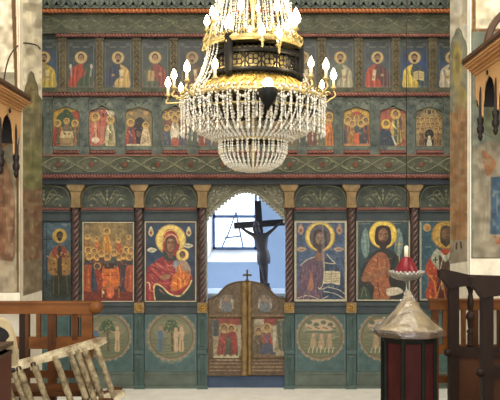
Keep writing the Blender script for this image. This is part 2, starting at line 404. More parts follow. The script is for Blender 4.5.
# ------------------------------------------------------------------ the room
def struct(o): o['kind'] = 'structure'; return o
FZ = -0.15
mb = MB(); mb.box(-4.2, 4.2, -13, -.92, FZ - .1, FZ); struct(mb.build('floor', 'stone'))
mb = MB(); mb.box(-4.2, 4.2, -.92, 2.6, FZ - .1, 0); mb.box(-4.2, 4.2, -.95, -.92, -.03, 0); struct(mb.build('floor_step', 'marble'))
for nm, s in (('wall_left', -1), ('wall_right', 1)):
    mb = MB(); mb.box(s * 4.2, s * 4.35, -13, 2.6, FZ - .1, 6.2); struct(mb.build(nm, 'plaster'))
mb = MB(); mb.box(-4.35, 4.35, -13, 2.6, 6.2, 6.35); struct(mb.build('ceiling', 'plaster'))
# east wall of the sanctuary with a splayed window
YW = 2.4; dW = D + YW
wl, wr, wt, wb = wx(212, dW), wx(257, dW), wz(186, dW), wz(250, dW)
ol, orr, ot, ob = wx(205, dW), wx(258.5, dW), wz(178, dW), wz(262, dW)
mb = MB(); TH = .45
mb.box(-4.35, ol, YW, YW + TH, FZ, 6.2); mb.box(orr, 4.35, YW, YW + TH, FZ, 6.2); mb.box(ol, orr, YW, YW + TH, FZ, ob); mb.box(ol, orr, YW, YW + TH, ot, 6.2)
struct(mb.build('wall_back', 'bluewall'))
YG = YW + .3
mb = MB()
def quad(mb, pts): mb.add(pts, [(0, 1, 2, 3)])
oc = [(ol, YW, ob), (orr, YW, ob), (orr, YW, ot), (ol, YW, ot)]; ic = [(wl, YG, wb), (wr, YG, wb), (wr, YG, wt), (wl, YG, wt)]
for i in range(4):
    j = (i + 1) % 4; quad(mb, [oc[i], oc[j], ic[j], ic[i]])
win = struct(mb.build('window_1', 'reveal'))
mb = MB(); zt = wz(216.5, dW + .3)
for (a, b, c_, e) in ((wl, wl + .03, wb, wt), (wr - .035, wr, wb, wt), (wl, wr, wb, wb + .035), (wl, wr, zt - .02, zt + .02), (wl, wr, wt - .03, wt)): mb.box(a, b, YG - .02, YG + .03, c_, e)
mb.build('window_frame', 'winframe', win)
mb = MB(); mb.box(wl, wr, YG + .032, YG + .036, wb, wt); mb.build('pane', 'pane', win)
mb = MB()
for pts in ([(222, 247), (229, 232), (236, 212)], [(236, 212), (240, 232), (243, 247)], [(224, 238), (241, 236)]):
    mb.tube([P(x, y, YG + .06) for x, y in pts], .012, 5)
mb.build('window_bars', 'winframe', win)

# ------------------------------------------------------------------ pillars with frescoes
def front_map(Yp): return lambda x, y: P(x, y, Yp - .002)
def side_map(Xc, off):
    def f(x, y):
        d = Xc * F / (x - CX); return (Xc + off, d - D, wz(y, d))
    return f
def streaks(c, n, x0, x1, y0, y1, cols, w=(.4, 1.2), al=.35):
    for _ in range(n):
        x = random.uniform(x0, x1); y = random.uniform(y0, y1); L = random.uniform(8, 30)
        c.line([(x, y), (x + random.uniform(-1, 1), y + L * .5), (x + random.uniform(-1.5, 1.5), y + L)], random.uniform(*w), random.choice(cols), al)
XL = wx(20, 6.6); XR = wx(470, 6.6); YP = 6.6 - D
mb = MB(); mb.box(XL, XL - .9, YP, 7.30 - D, FZ, 6.2); pl = struct(mb.build('pillar_left', 'white'))
mb = MB(); mb.box(XR, XR + .95, YP, 7.26 - D, FZ, 6.2); pr = struct(mb.build('pillar_right', 'white'))
PL = (216, 206, 180)
# left pillar, face towards the nave axis
c = Canvas(20.3, -20, 41.8, 310, PL, 1.6)
c.poly([(20, 98), (24, 94), (25.5, 86), (27.5, 82), (28.5, 75), (31, 71.5), (33.5, 74), (35, 81), (37, 85), (38, 95), (42, 101), (42, 290), (20, 296)], (116, 112, 84))
c.line([(20, 98), (24, 94), (25.5, 86), (27.5, 82), (28.5, 75), (31, 71.5), (33.5, 74), (35, 81), (37, 85), (38, 95), (42, 101)], .8, (70, 66, 48), sm=False)
c.ell(31, 95, 3.4, 13, (148, 130, 82)); c.ell(31, 95, 2, 9, (112, 100, 70)); c.ring(31, 92, 3, .6, (90, 76, 50))
c.poly([(20, 175), (42, 172), (42, 268), (20, 272)], (120, 92, 72)); c.blotch(.5, 9, (112, 104, 82), .5); c.poly([(20, 140), (30, 150), (42, 140), (42, 182), (33, 190), (20, 180)], (118, 116, 80), sm=True)
c.poly([(20, 262), (42, 258), (42, 290), (20, 297)], (128, 114, 94))
streaks(c, 60, 20, 42, 100, 285, [(150, 140, 104), (90, 80, 58), (140, 96, 72), (170, 156, 124)])
c.blotch(.16, 6); c.blotch(.4, 4, (160, 150, 122), .62)
c.poly([(20, 297), (42, 290.5), (42, 310), (20, 310)], (226, 218, 198)); c.poly([(20.2, -20), (22.2, -20), (23, 310), (20.2, 310)], (222, 212, 190))
mb = MB(); c.put(mb, side_map(XL, .002)); mb.build('fresco', 'fresco', pl)
# left pillar, face towards the camera
c = Canvas(-60, -20, 20, 310, PL, 1.3)
c.rect(-60, 72, 17, 292, (138, 132, 112)); c.poly([(-14, 150), (2, 155), (13, 185), (15, 225), (12, 262), (-20, 265), (-30, 200)], (108, 78, 60), sm=True); c.blotch(.5, 10, (130, 118, 98), .55)
c.ell(-4, 135, 14, 16, (150, 112, 70)); c.poly([(-30, 255), (14, 262), (15, 292), (-30, 292)], (146, 134, 112)); c.poly([(4, 165), (13, 180), (14, 215), (8, 240)], (146, 118, 92), sm=True, al=.6)
streaks(c, 50, -40, 15, 150, 280, [(150, 130, 104), (96, 68, 50), (160, 150, 126)])
c.blotch(.18, 6); c.blotch(.4, 4, (164, 150, 124), .64)
c.poly([(10.5, -20), (15.5, -20), (18.6, 120), (19.4, 292), (16.8, 292), (16, 120)], (92, 70, 46))
c.poly([(15.5, -20), (20, -20), (20, 292), (19.4, 292), (18.6, 120)], (220, 208, 184)); c.line([(17.6, -20), (19.4, 120), (19.8, 292)], .5, (150, 110, 70))
c.rect(-60, 292.5, 20, 310, (226, 218, 198)); c.line([(-60, 292.3), (20, 292.3)], .8, (100, 84, 66), sm=False)
mb = MB(); c.put(mb, front_map(YP)); mb.build('fresco', 'fresco', pl)
# right pillar, face towards the nave axis
c = Canvas(450.2, -20, 469.8, 310, (200, 194, 176), 1.6)
c.poly([(450, 58), (451.5, 44), (453, 38), (455, 35), (456.5, 29.5), (459, 28), (461.5, 31), (463, 37), (466, 42), (467.5, 52), (470, 60), (470, 262), (450, 264)], (122, 124, 108))
c.line([(450, 58), (451.5, 44), (453, 38), (455, 35), (456.5, 29.5), (459, 28), (461.5, 31), (463, 37), (466, 42), (467.5, 52), (470, 60)], .7, (84, 84, 74), sm=False)
c.ell(457.5, 66, 4.5, 24, (158, 140, 78)); c.ell(458, 62, 2.4, 12, (128, 116, 76)); c.ell(462, 98, 5, 12, (160, 144, 84), .8)
c.poly([(450, 112), (470, 108), (470, 240), (450, 244)], (154, 124, 92)); c.poly([(453, 118), (467, 116), (468, 225), (464, 240), (455, 236), (452, 200)], (152, 116, 84), sm=True); c.blotch(.45, 8, (146, 130, 102), .5)
c.rect(450, 240, 470, 263, (150, 140, 122)); c.line([(457, 243), (456.5, 249)], 1.4, (60, 46, 40)); c.line([(461, 242), (461.5, 248)], 1.4, (60, 46, 40))
streaks(c, 50, 450, 468, 100, 235, [(190, 164, 128), (120, 92, 66), (140, 112, 80)])
c.blotch(.14, 6); c.blotch(.4, 4, (170, 158, 132), .64)
c.poly([(450, 264), (470, 261), (470, 310), (450, 310)], (226, 218, 198)); c.rect(467.6, -20, 470, 310, (240, 236, 222))
mb = MB(); c.put(mb, side_map(XR, -.002)); mb.build('fresco', 'fresco', pr)
# right pillar, face towards the camera
c = Canvas(470, -20, 560, 310, (210, 200, 170), 1.3)
c.rect(470, 31, 560, 258, (118, 124, 112)); c.rect(471.6, -20, 475.8, 31, (122, 92, 60)); c.rect(473.4, -20, 474.4, 31, (86, 62, 40)); c.rect(471.6, 28.5, 560, 31.5, (112, 84, 58))
c.ell(500, 120, 16, 20, (112, 118, 94)); c.poly([(474, 148), (490, 140), (530, 150), (530, 258), (474, 258)], (134, 126, 108)); c.poly([(482, 150), (496, 163), (487, 176)], (144, 100, 70), sm=True, al=.85)
c.poly([(491, 177), (520, 176), (520, 236), (490, 234)], (64, 82, 98)); c.poly([(494, 236), (520, 238), (520, 246), (496, 244)], (142, 88, 60))
c.line([(478, 160), (486, 200), (484, 240)], 1, (160, 152, 130), .6); c.line([(474, 120), (482, 132), (494, 138)], .9, (84, 88, 78), .7)
streaks(c, 50, 472, 530, 40, 240, [(150, 150, 132), (90, 92, 82), (150, 136, 110)])
c.blotch(.16, 6); c.blotch(.4, 4, (156, 150, 130), .64)
c.rect(470, 258, 560, 310, (228, 220, 200)); c.line([(471.6, 31), (471.6, 258), (560, 258)], .9, (74, 62, 50), sm=False); c.rect(470, -20, 471, 310, (240, 236, 222))
mb = MB(); c.put(mb, front_map(YP)); mb.build('fresco', 'fresco', pr)

# ------------------------------------------------------------------ the icon screen
ic = thing('iconostasis', 'tall carved green and blue wooden icon screen filling the width between the pillars', 'icon screen', (0, 0, 0))
X0, X1 = -30, 530
POSTS = [12, 75.5, 139, 202.3, 289.3, 351.5, 414.5, 478]
mb = MB()
mb.pbox(X0, -16, 205, 389, .02, .08); mb.pbox(288, -16, X1, 389, .02, .08); mb.pbox(205, -16, 288, 186, .02, .08)
mb.build('backing_board', 'board', ic)
# cornice of leaves
mb = MB(); mb.pbox(X0, -16, X1, -5, -.2, .02); mb.pbox(X0, 5, X1, 8, -.16, .02)
x = X0
while x < X1:
    w = 9.6
    mb.pprism([(x, -5), (x + w, -5), (x + w, 1), (x + w * .8, 4.5), (x + w * .5, 6.2), (x + w * .2, 4.5), (x, 1)], -.185, -.165)
    mb.tube([P(x + w * .5, -4, -.187), P(x + w * .5, 5, -.187)], .008, 5); x += w
mb.build('cornice', 'pil2', ic)
def add_rope(y0, y1, Yc, m, pitch, name='rope_moulding', spans=None):
    for a, b in (spans or [(X0, X1)]):
        mb = MB(); d = D + Yc; R = (y1 - y0) / 2 * d / F
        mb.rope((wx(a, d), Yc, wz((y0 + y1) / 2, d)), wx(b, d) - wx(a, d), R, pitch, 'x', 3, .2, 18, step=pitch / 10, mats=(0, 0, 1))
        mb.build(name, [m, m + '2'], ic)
add_rope(8, 13.6, -.13, 'orange', .12)
def vine(mb, y0, y1, Yf, wl, x0=X0, x1=X1, r=.006, dbl=True, fl=True, mi_v=1, mi_f=2, ph=0):
    yc = (y0 + y1) / 2; A = (y1 - y0) * .40; mb.mi = mi_v
    for s in ((1, -1) if dbl else (1,)):
        pts = []; x = x0
        while x < x1: pts.append(P(x, yc + s * A * math.sin(2 * PI * (x - ph) / wl), Yf - .003)); x += 2.2
        mb.tube(pts, r, 5)
    x = x0 + ((ph - x0) % (wl / 2)) + wl / 4; k = 0
    while x < x1 - 6:
        mb.mi = mi_v
        for s in (1, -1):
            sp = []
            for i in range(12):
                t = i / 11; a = t * 4.2; rr = A * .62 * (1 - t * .7)
                sp.append(P(x + s * (wl * .17 - rr * math.cos(a)), yc + s * (A * .15 - rr * math.sin(a)), Yf - .004))
            mb.tube(sp, r * .75, 4)
            for q in (.3, .7):
                lx, ly = x + s * wl * .2 * q, yc - s * A * .5
                mb.prism([(P(lx + u, ly + v, Yf)[0], P(lx + u, ly + v, Yf)[2]) for u, v in ((-2, 0), (0, -1.1), (2.4, .3), (0, 1.2))], 'y', Yf - .006, Yf)
        if fl:
            mb.mi = mi_f
            for a in range(6): mb.ball(P(x + 1.9 * math.cos(a * PI / 3), yc + 1.9 * math.sin(a * PI / 3), Yf - .003), .012, 5)
            mb.ball(P(x, yc, Yf - .006), .012, 6)
        x += wl / 2; k += 1
mb = MB(); mb.pbox(X0, 13.4, X1, 33.4, -.06, .02); vine(mb, 14, 33, -.06, 74, ph=99, fl=False); vine(mb, 16, 31, -.06, 37, ph=80, fl=False, r=.004)
mb.pbox(142, 14, 142.6, 33, -.061, -.05)
mb.build('frieze', ['frieze', 'vine_dim', 'flower'], ic)
add_rope(33.4, 37.6, -.075, 'redrope', .1, spans=[(56, X1)])
# tier of half-length figures: pilasters
UP = [81 + 37.05 * k for k in range(-1, 11)]
ups = [81 - 18.5 + 37.05 * k for k in range(-2, 13)]
for x in ups:
    mb = MB(); mb.pbox(x - 3.8, 38, x + 3.8, 91.5, -.035, .02)
    for k in range(9):
        y = 41 + k * 5.6
        mb.tube([P(x - 2.2, y, -.037), P(x + 2.2, y + 5.2, -.037)], .007, 5); mb.tube([P(x + 2.2, y, -.037), P(x - 2.2, y + 5.2, -.037)], .007, 5)
    mb.pbox(x - 4.4, 37.5, x + 4.4, 40, -.045, .02); mb.pbox(x - 4.4, 88.5, x + 4.4, 91.8, -.045, .02)
    mb.build('pilaster', 'pil', ic)
mb = MB(); mb.pbox(X0, 87.8, X1, 92.2, -.03, .02); mb.build('ledge', 'frieze', ic)
add_rope(92, 97, -.07, 'redrope', .11)
# tier of scenes: arches and pilasters
FE = [66 + 36.33 * k for k in range(0, 11)]
feall = [66 + 36.33 * k for k in range(-2, 13)]
for x in feall:
    mb = MB(); xp = x + 18.2
    mb.pbox(xp - 4.2, 97, xp + 4.2, 150, -.04, .02)
    for k in range(7):
        y = 101 + k * 6.6
        mb.pprism([(xp, y), (xp + 2.3, y + 3), (xp, y + 6), (xp - 2.3, y + 3)], -.05, -.04)
    mb.pbox(xp - 5, 97, xp + 5, 99.5, -.05, .02); mb.pbox(xp - 5, 147, xp + 5, 154.5, -.06, .02)
    mb.build('pilaster', 'pil2', ic)
for i, x in enumerate(feall):
    mb = MB(); og = 2.5 if i % 2 else 0
    cv = [(x - 14, 117), (x - 13.6, 112.6), (x - 11.6, 109.8), (x - 6.4, 108.4), (x - 3, 107 - og * .3), (x, 106.2 - og * .6), (x + 3, 107 - og * .3), (x + 6.4, 108.4), (x + 11.6, 109.8), (x + 13.6, 112.6), (x + 14, 117)]
    mb.pprism([(x - 14, 98)] + cv + [(x + 14, 98)], -.022, .02)
    mb.tube([P(a, b, -.026) for a, b in smooth_open(cv, 4)], .010, 6)
    for s in (-1, 1):
        mb.tube([P(x + s * (3 + 8 * t), 105 - 4.5 * math.sin(t * 3.0), -.025) for t in np.linspace(0, 1, 8)], .006, 4)
        mb.ball(P(x + s * 10.8, 103, -.024), .013, 6)
    mb.ball(P(x, 101.5, -.024), .014, 6)
    mb.build('arch', 'arch', ic)
mb = MB(); mb.pbox(X0, 146.6, X1, 150, -.03, .02); mb.build('ledge', 'arch', ic)
add_rope(150, 154.6, -.05, 'redrope', .1, spans=[(a + 18.2 - 36.33 + 5, a + 18.2 - 5) for a in feall[1:]])
mb = MB(); mb.pbox(X0, 154.6, X1, 174, -.07, .02); vine(mb, 155.5, 173.5, -.07, 66, r=.007, ph=75)
mb.pbox(X0, 154.4, X1, 156, -.08, .02)
mb.build('frieze', ['frieze', 'vine', 'flower'], ic)
add_rope(173.4, 179.4, -.14, 'redrope', .09)
mb = MB(); mb.pbox(X0, 172.8, X1, 174.4, -.15, .02); mb.pbox(X0, 179, X1, 184.4, -.12, .02); mb.build('fillet', 'darkfillet', ic)  # lower strip carries the shade under the cornice in its dark colour
# posts
for x in POSTS:
    mb = MB(); Yc = -.055; b = P(x, 303, Yc)
    mb.mi = 0; z1 = wz(206, D + Yc); mb.rope((b[0], Yc, b[2]), z1 - b[2], .042, .26, 'z', 4, .13, 32, step=.009, mats=(0, 0, 2, 1))
    col = mb.build('twisted_column', ['colred', 'colblue', 'colline'], ic)
    mb = MB(); mb.pprism([(x - 9, 183.5), (x + 9, 183.5), (x + 8.6, 187), (x + 5.4, 191.5), (x + 4.4, 196), (x + 4.4, 206), (x - 4.4, 206), (x - 4.4, 196), (x - 5.4, 191.5), (x - 8.6, 187)], -.11, .02)
    mb.pbox(x - 2.4, 193, x + 2.4, 204, -.116, -.1); mb.pbox(x - 5, 205, x + 5, 207.5, -.115, .02); mb.tube([P(x - 5, 191, -.113), P(x + 5, 191, -.113)], .008, 5)
    mb.build('capital', 'capital', col)
    mb = MB(); mb.mi = 0; mb.pbox(x - 5, 302.6, x + 5, 313, -.1, .02); mb.mi = 1
    for a in range(8): mb.ball(P(x + 2.6 * math.cos(a * PI / 4), 307.8 + 2.6 * math.sin(a * PI / 4), -.1), .012, 6)
    mb.ball(P(x, 307.8, -.104), .014, 6)
    mb.build('rosette_block', ['capital', 'gilt'], col)
    mb = MB(); mb.pbox(x - 4.6, 313, x + 4.6, 389, -.05, .02)
    for (ya, yb) in ((316, 349), (355, 387)):
        mb.pprism([(x - 3, ya), (x + 3, ya), (x + 2.2 if ya < 330 else x + 3.2, yb), (x - 2.2 if ya < 330 else x - 3.2, yb)], -.062, -.05)
        mb.add([P(x - 2.4, ya + 1, -.0625), P(x + 2.4, ya + 1, -.0625), P(x + 2.4, yb - 1, -.0625), P(x - 2.4, yb - 1, -.0625), P(x, ya + 4, -.085), P(x, yb - 4, -.085)], [(0, 3, 5, 4), (1, 4, 5, 2), (0, 4, 1), (3, 2, 5)])
    mb.pbox(x - 5, 350, x + 5, 354, -.07, .02); mb.pbox(x - 5.4, 385.5, x + 5.4, 389.5, -.075, .02)
    mb.build('pedestal', 'tealpil', ic)
# bays between posts
BAYS = [(POSTS[i] + 5, POSTS[i + 1] - 5) for i in range(7)]
for i, (a, b) in enumerate(BAYS):
    if i == 3: continue
    w = b - a; m_ = (a + b) / 2
    mb = MB(); mb.mi = 0; mb.pbox(a, 184, b, 208, -.012, .02)
    cv = smooth_open([(a, 207), (a + 1, 197), (a + 5, 189.5), (a + 12, 186.5), (m_, 185.6), (b - 12, 186.5), (b - 5, 189.5), (b - 1, 197), (b, 207)], 4)
    mb.mi = 1; mb.tube([P(x, y, -.016) for x, y in cv], .008, 5)
    for s in (-1, 1):
        for k, (L, hgt, st) in enumerate(((18, 10, 2), (13, 15, 1), (8, 7, 9))):
            mb.tube([P(m_ + s * (st + L * t), 205 - hgt * math.sin(t * 2.5), -.015) for t in np.linspace(0, 1, 9)], .007, 4)
        for k in range(6):
            x = m_ + s * (4 + k * 3.0); y = 203 - 9 * math.sin(k * .7 + .6)
            mb.pprism([(x - 1.6, y), (x, y - 1.6), (x + 2, y + .4), (x, y + 1.4)], -.02, -.012)
    for y in (191, 195, 199): mb.ball(P(m_, y, -.015), .014, 6, 1.5)
    mb.build('carved_panel', ['board', 'vine'], ic)
    mb = MB(); mb.pbox(a, 211, b, 221, -.005, .02); mb.pbox(a, 210.6, b, 212, -.03, .02); mb.pbox(a, 219.6, b, 220.8, -.015, .02); mb.build('transom_board', 'slate', ic)
    add_rope(207.2, 211.2, -.02, 'redrope', .08, spans=[(a, b)])
    mb = MB(); mb.pbox(a - .5, 302.5, b + .5, 306, -.04, .02); mb.pbox(a, 306, b, 313.5, -.02, .02); mb.build('rail', 'slate', ic)
    mb = MB(); mb.pbox(a, 373, b, 387, -.02, .02); mb.pbox(a, 372, b, 374, -.03, .02); mb.pbox(a, 386, b, 389.5, -.04, .02); mb.build('plinth', 'olive', ic)

# painted lower panels with roundels
TE = (72, 94, 92)
def roundel(c, cx, cy, scene):
    rr = 21.5
    pts = []
    for k in range(72):
        a = 2 * PI * k / 72; r = rr + 2.2 + 1.6 * abs(math.sin(a * 9)) + (1.2 if scene == 1 else 0) * abs(math.cos(2 * a)) * 2
        pts.append((cx + r * math.cos(a), cy + r * math.sin(a)))
    c.poly(pts, (132, 128, 104), al=.6); c.ring(cx, cy, rr + 1.4, 1.6, (150, 118, 92), .7)
    for k in range(26):
        a = 2 * PI * k / 26; c.ell(cx + (rr + 2.6) * math.cos(a), cy + (rr + 2.6) * math.sin(a), .9, .9, (170, 152, 118), .6)
    c.ell(cx, cy, rr, rr, (108, 108, 84)); c.ell(cx, cy - 7, rr * .85, 9, (128, 122, 96), .7)
    for _ in range(34):
        a = random.uniform(0, 6.3); q = random.uniform(4, 18); xx, yy = cx + q * math.cos(a), cy + q * math.sin(a)
        c.line([(xx - 2.5, yy), (xx, yy + random.uniform(-1.2, 1.2)), (xx + 2.5, yy)], .8, random.choice([(84, 92, 70), (160, 148, 116), (98, 86, 62), (150, 120, 96)]), .6)
    for k in range(5): c.line([(cx - 19 + k, cy + 3 + k * 3.6), (cx - 5, cy + 5 + k * 3.2 + random.uniform(-1, 1)), (cx + 8, cy + 3 + k * 3.4), (cx + 18 - k, cy + 4 + k * 3.3)], 1.3, (86, 98, 72), .75)
    if scene in (0, 1):
        G = (72, 86, 62)
        c.line([(cx + 1, cy + 14), (cx + .4, cy), (cx, cy - 8)], 2, (84, 74, 54)); c.ell(cx, cy - 11, 6.2, 6, G); c.ell(cx - 4, cy - 7, 4, 3.4, G); c.ell(cx + 4, cy - 7, 4, 3.4, G)
        for _ in range(24): c.ell(cx + random.uniform(-6, 6), cy + random.uniform(-16, -5), .7, .7, random.choice([(112, 120, 84), (54, 64, 48), (140, 132, 96)]))
        c.line([(cx + 1.5, cy + 10), (cx - 2, cy + 4), (cx + 2.4, cy - 2), (cx - 1, cy - 6)], .9, (120, 108, 74))
        for sx, col, rb in ((-11, (150, 122, 92), (82, 100, 118)), (10, (176, 150, 116), None)):
            x = cx + sx
            c.ell(x, cy - 8, 2, 2.3, col)
            c.poly([(x - 2.6, cy - 5), (x + 2.6, cy - 5), (x + 2, cy + 3), (x + 2.4, cy + 14), (x - 2.4, cy + 14), (x - 2, cy + 3)], rb or col, sm=True)
            c.line([(x, cy + 4), (x, cy + 14)], .7, (98, 88, 66)); c.line([(x + 2 * (1 if sx < 0 else -1), cy - 4), (cx + sx * .35, cy - 5)], 1.1, col)
        if scene == 1:
            x = cx + 4.6; c.ell(x, cy - 7, 1.9, 2.2, (178, 152, 118)); c.poly([(x - 2.2, cy - 4), (x + 2.2, cy - 4), (x + 1.8, cy + 4), (x + 2, cy + 14), (x - 2, cy + 14), (x - 1.8, cy + 4)], (178, 152, 118), sm=True)
    else:
        c.ell(cx, cy - 11, 15, 6.5, (172, 150, 120)); c.line([(cx - 15, cy - 4), (cx - 5, cy - 5), (cx + 6, cy - 4), (cx + 15, cy - 5)], 2.4, (92, 102, 82))
        for k in range(4): c.ell(cx - 11 + k * 7, cy - 14 + (k % 2) * 2, 2.8, 2, (88, 96, 80)); c.line([(cx - 13 + k * 8, cy - 9), (cx - 9 + k * 8, cy - 8)], 1, (80, 84, 66))
        for k in range(3): c.poly([(cx - 9 + k * 8, cy + 1), (cx - 5 + k * 8, cy + 1), (cx - 4.4 + k * 8, cy + 11), (cx - 10 + k * 8, cy + 11)], (166, 138, 108), sm=True, al=.8); c.ell(cx - 7 + k * 8, cy - 1, 1.8, 2, (170, 140, 110))
        for k in range(7): c.line([(cx - 12 + k * 4, cy + 16), (cx - 11 + k * 4, cy + 11 - (k % 2) * 2)], 1, (196, 182, 150), .8)
    c.ring(cx, cy, rr, .9, (96, 84, 60))
for i, (a, b) in enumerate(BAYS):
    if i == 3: continue
    c = Canvas(a, 313.5, b, 372.5, TE, 2); c.blotch(.10, 6); c.blotch(.06, 2.5); c.blotch(.25, 7, (84, 104, 100), .6)
    cx = (a + b) / 2 + (.8 if i == 2 else 0)
    if i in (1, 2, 4, 5): roundel(c, cx, 336.5, {1: 0, 2: 1, 4: 2, 5: 2}[i])
    c.blotch(.25, 3, TE, .66)
    c.frame(1.0, (46, 64, 68)); c.frame(.8, (92, 112, 108), 1.4)
    panel_mesh(c, .004, .016, edge=TE).build('painted_panel', 'paint', ic)

# pierced arch over the doorway
mb = MB(); mb.mi = 0
edge = [(207.4, 222), (208.4, 217.5), (216.4, 209), (226, 201), (237, 193.5), (246, 191.5), (256, 194.5), (267, 203), (277, 211.5), (283.4, 217.5), (284.4, 222)]
ed = smooth_open(edge, 6)
mb.pprism([(203, 184), (203, 222)] + ed + [(289, 222), (289, 184)], -.035, 0)
mb.mi = 1
acc = 0; last = ed[0]
for q in ed:
    acc += math.hypot(q[0] - last[0], q[1] - last[1]); last = q
    if acc > 2.9: mb.ball(P(q[0], q[1] + .4, -.035), .017, 8); acc = 0
mb.tube([P(x, y - 2.2, -.038) for x, y in ed], .007, 5)
mb.mi = 1
for s, ox in ((1, 206), (-1, 287)):
    for (dx, dy, r0) in ((7, 200, 4.6), (13, 192, 4), (21, 189.4, 3), (4, 190, 3.4), (5, 210, 3)):
        sp = []
        for i in range(14):
            t = i / 13; a = t * 5.2; rr = r0 * (1 - .75 * t); sp.append(P(ox + s * (dx + rr * math.cos(a)), dy + rr * math.sin(a), -.037))
        mb.tube(sp, .008, 5)
        for k in range(4): mb.ball(P(ox + s * (dx + r0 * 1.2 * math.cos(k * 1.6)), dy + r0 * 1.2 * math.sin(k * 1.6), -.036), .010, 5)
mb.build('carved_arch', ['silvdark', 'silver'], ic)
mb = MB(); mb.pbox(203, 184, 207.2, 388, -.01, .09); mb.pbox(285.4, 184, 289, 388, -.01, .09); mb.build('door_jamb', 'silver', ic)
mb = MB(); mb.pbox(207, 375.5, 286, 389, .015, .06); mb.build('threshold_board', 'threshold', ic)  # dark blue takes in the shade of the gap under the doors

# ------------------------------------------------------------------ royal doors
def scene_left(c):
    c.rect(213, 319, 239, 358, (150, 140, 112)); c.rect(216, 318, 240, 325, (142, 66, 54)); c.rect(211.5, 320, 219, 336, (74, 78, 82)); c.line([(213, 321), (213, 336)], .8, (110, 112, 110)); c.line([(216, 321), (216, 336)], .8, (50, 54, 60))
    fig(c, 224, 325, 32, (146, 66, 58), None, (176, 150, 100)); fig(c, 231.5, 326, 31, (78, 84, 66), (110, 62, 54), (176, 150, 100)); c.poly([(228, 333), (236, 333), (237, 350), (234, 356), (231, 340)], (150, 56, 52), sm=True)
    for k in range(8): c.ell(216 + k * 3, 357 + (k % 2) * 1.4, 2.4, 2.6, (178, 172, 142))
    c.rect(238, 325, 242, 356, (166, 158, 134))
def scene_right(c):
    c.rect(254, 319, 284, 356, (150, 138, 108)); c.rect(256, 319, 272, 326, (160, 152, 132)); c.rect(264, 318, 278, 325, (140, 62, 52)); c.poly([(276, 321), (285, 320), (285, 352), (279, 350)], (80, 92, 80)); c.line([(281, 322), (281.6, 350)], 1, (120, 124, 104))
    fig(c, 267, 325, 31, (152, 62, 58), (84, 92, 110), (176, 150, 100)); fig(c, 258.5, 328, 28, (96, 84, 66), None, (166, 140, 90)); c.poly([(263, 345), (272, 345), (275, 356), (260, 356)], (74, 80, 104), sm=True)
    c.rect(273, 326, 276, 352, (170, 164, 140)); c.rect(254, 354, 275, 357, (116, 92, 66))
def leaf(side, x0, x1, top, label):
    o = thing('royal_door', label, 'door', P((x0 + x1) / 2, 376, 0), 'leaves of the royal doors'); o['kind'] = 'thing'
    outline = [(x0, 375.6)] + [(x0, top[0][1])] + smooth_open(top, 5)[1:] + [(x1, 375.6)]
    c = Canvas(x0, 278, x1, 375.6, (100, 82, 58), 2.4); c.blotch(.12, 6); c.blotch(.3, 4, (82, 68, 52), .5)
    mx = (x0 + x1) / 2
    rx = 226.5 if side < 0 else 265
    for _ in range(30):
        a = random.uniform(0, 6.3); r = random.uniform(5, 13); c.line([(rx + r * math.cos(a), 304 + r * .75 * math.sin(a)), (rx + r * math.cos(a + .5), 304 + r * .75 * math.sin(a + .5))], .8, random.choice([(150, 116, 78), (92, 70, 48), (158, 128, 88)]), .7)
    c.ell(rx, 303, 7.5, 8.5, (122, 122, 122), .75); c.ell(rx, 299, 2.6, 3, (150, 120, 96)); c.poly([(rx - 5, 311), (rx - 3, 304), (rx, 302.5), (rx + 3, 304), (rx + 5, 311)], (104, 112, 124), sm=True); c.line([(rx - 5, 299), (rx - 6.5, 308)], 1.2, (160, 154, 142)); c.line([(rx + 5, 299), (rx + 6.5, 308)], 1.2, (160, 154, 142))
    c.rect(x0, 314.6, x1, 316.4, (134, 106, 74))
    (scene_left if side < 0 else scene_right)(c)
    for k in range(4): c.line([(x0 + 2, 360 + k * 3.5), (x1 - 3, 360 + k * 3.5)], 1.1, (150, 128, 98), .8, sm=False); c.line([(x0 + 2, 361.6 + k * 3.5), (x1 - 3, 361.6 + k * 3.5)], .9, (88, 52, 42), .8, sm=False)
    c.blotch(.35, 2.5, (104, 84, 60), .58); c.blotch(.16, 1.5); age(c, .92, .85)
    panel_mesh(c, -.015, .035, outline, (110, 84, 58)).build('painted_board', 'paint', o)
    mb = MB(); mb.tube([P(x, y, -.018) for x, y in outline], .009, 6, closed=True)
    for (a, b) in ((x0 + 1.5, 317.6), (x0 + 1.5, 358.6)): mb.tube([P(x0 + 1, b, -.018), P(x1 - 1, b, -.018)], .007, 5)
    mb.build('border_moulding', 'doorwood', o)
    return o
L = leaf(-1, 208.4, 246.6, [(208.4, 299), (213, 297.6), (217.5, 295), (222, 290), (227, 285.5), (233, 283), (240, 281.6), (246.6, 281.4)], 'left leaf of the painted royal doors, red-robed figures above a white cloud')
R = leaf(1, 248.2, 285.4, [(248.2, 281.4), (253, 281.8), (259, 283.2), (265, 286), (270, 290), (274.5, 295), (279, 297.4), (285.4, 298.6)], 'right leaf of the painted royal doors, seated red-robed figure beside green drape')
mb = MB()
def rodprof(y0, y1, r, Y, xc):
    pr = []; n = 34
    for i in range(n + 1):
        y = y1 + (y0 - y1) * i / n; rr = r * (1.25 if i % 8 == 0 else (1.0 if i % 8 in (1, 7) else .86)); pr.append((rr, wz(y, D + Y)))
    mb.lathe(pr, (wx(xc, D + Y), Y, 0), 12)
rodprof(282, 375, .034, -.03, 244.4); mb.build('half_column', 'doorgold', L)
mb = MB(); rodprof(282, 375, .022, -.028, 249.6); mb.build('half_column', 'doorgold', R)
mb = MB(); x = 247.2
mb.pbox(x - .9, 271, x + .9, 282.5, -.03, -.015); mb.pbox(x - 3.2, 274.2, x + 3.2, 276, -.03, -.015)
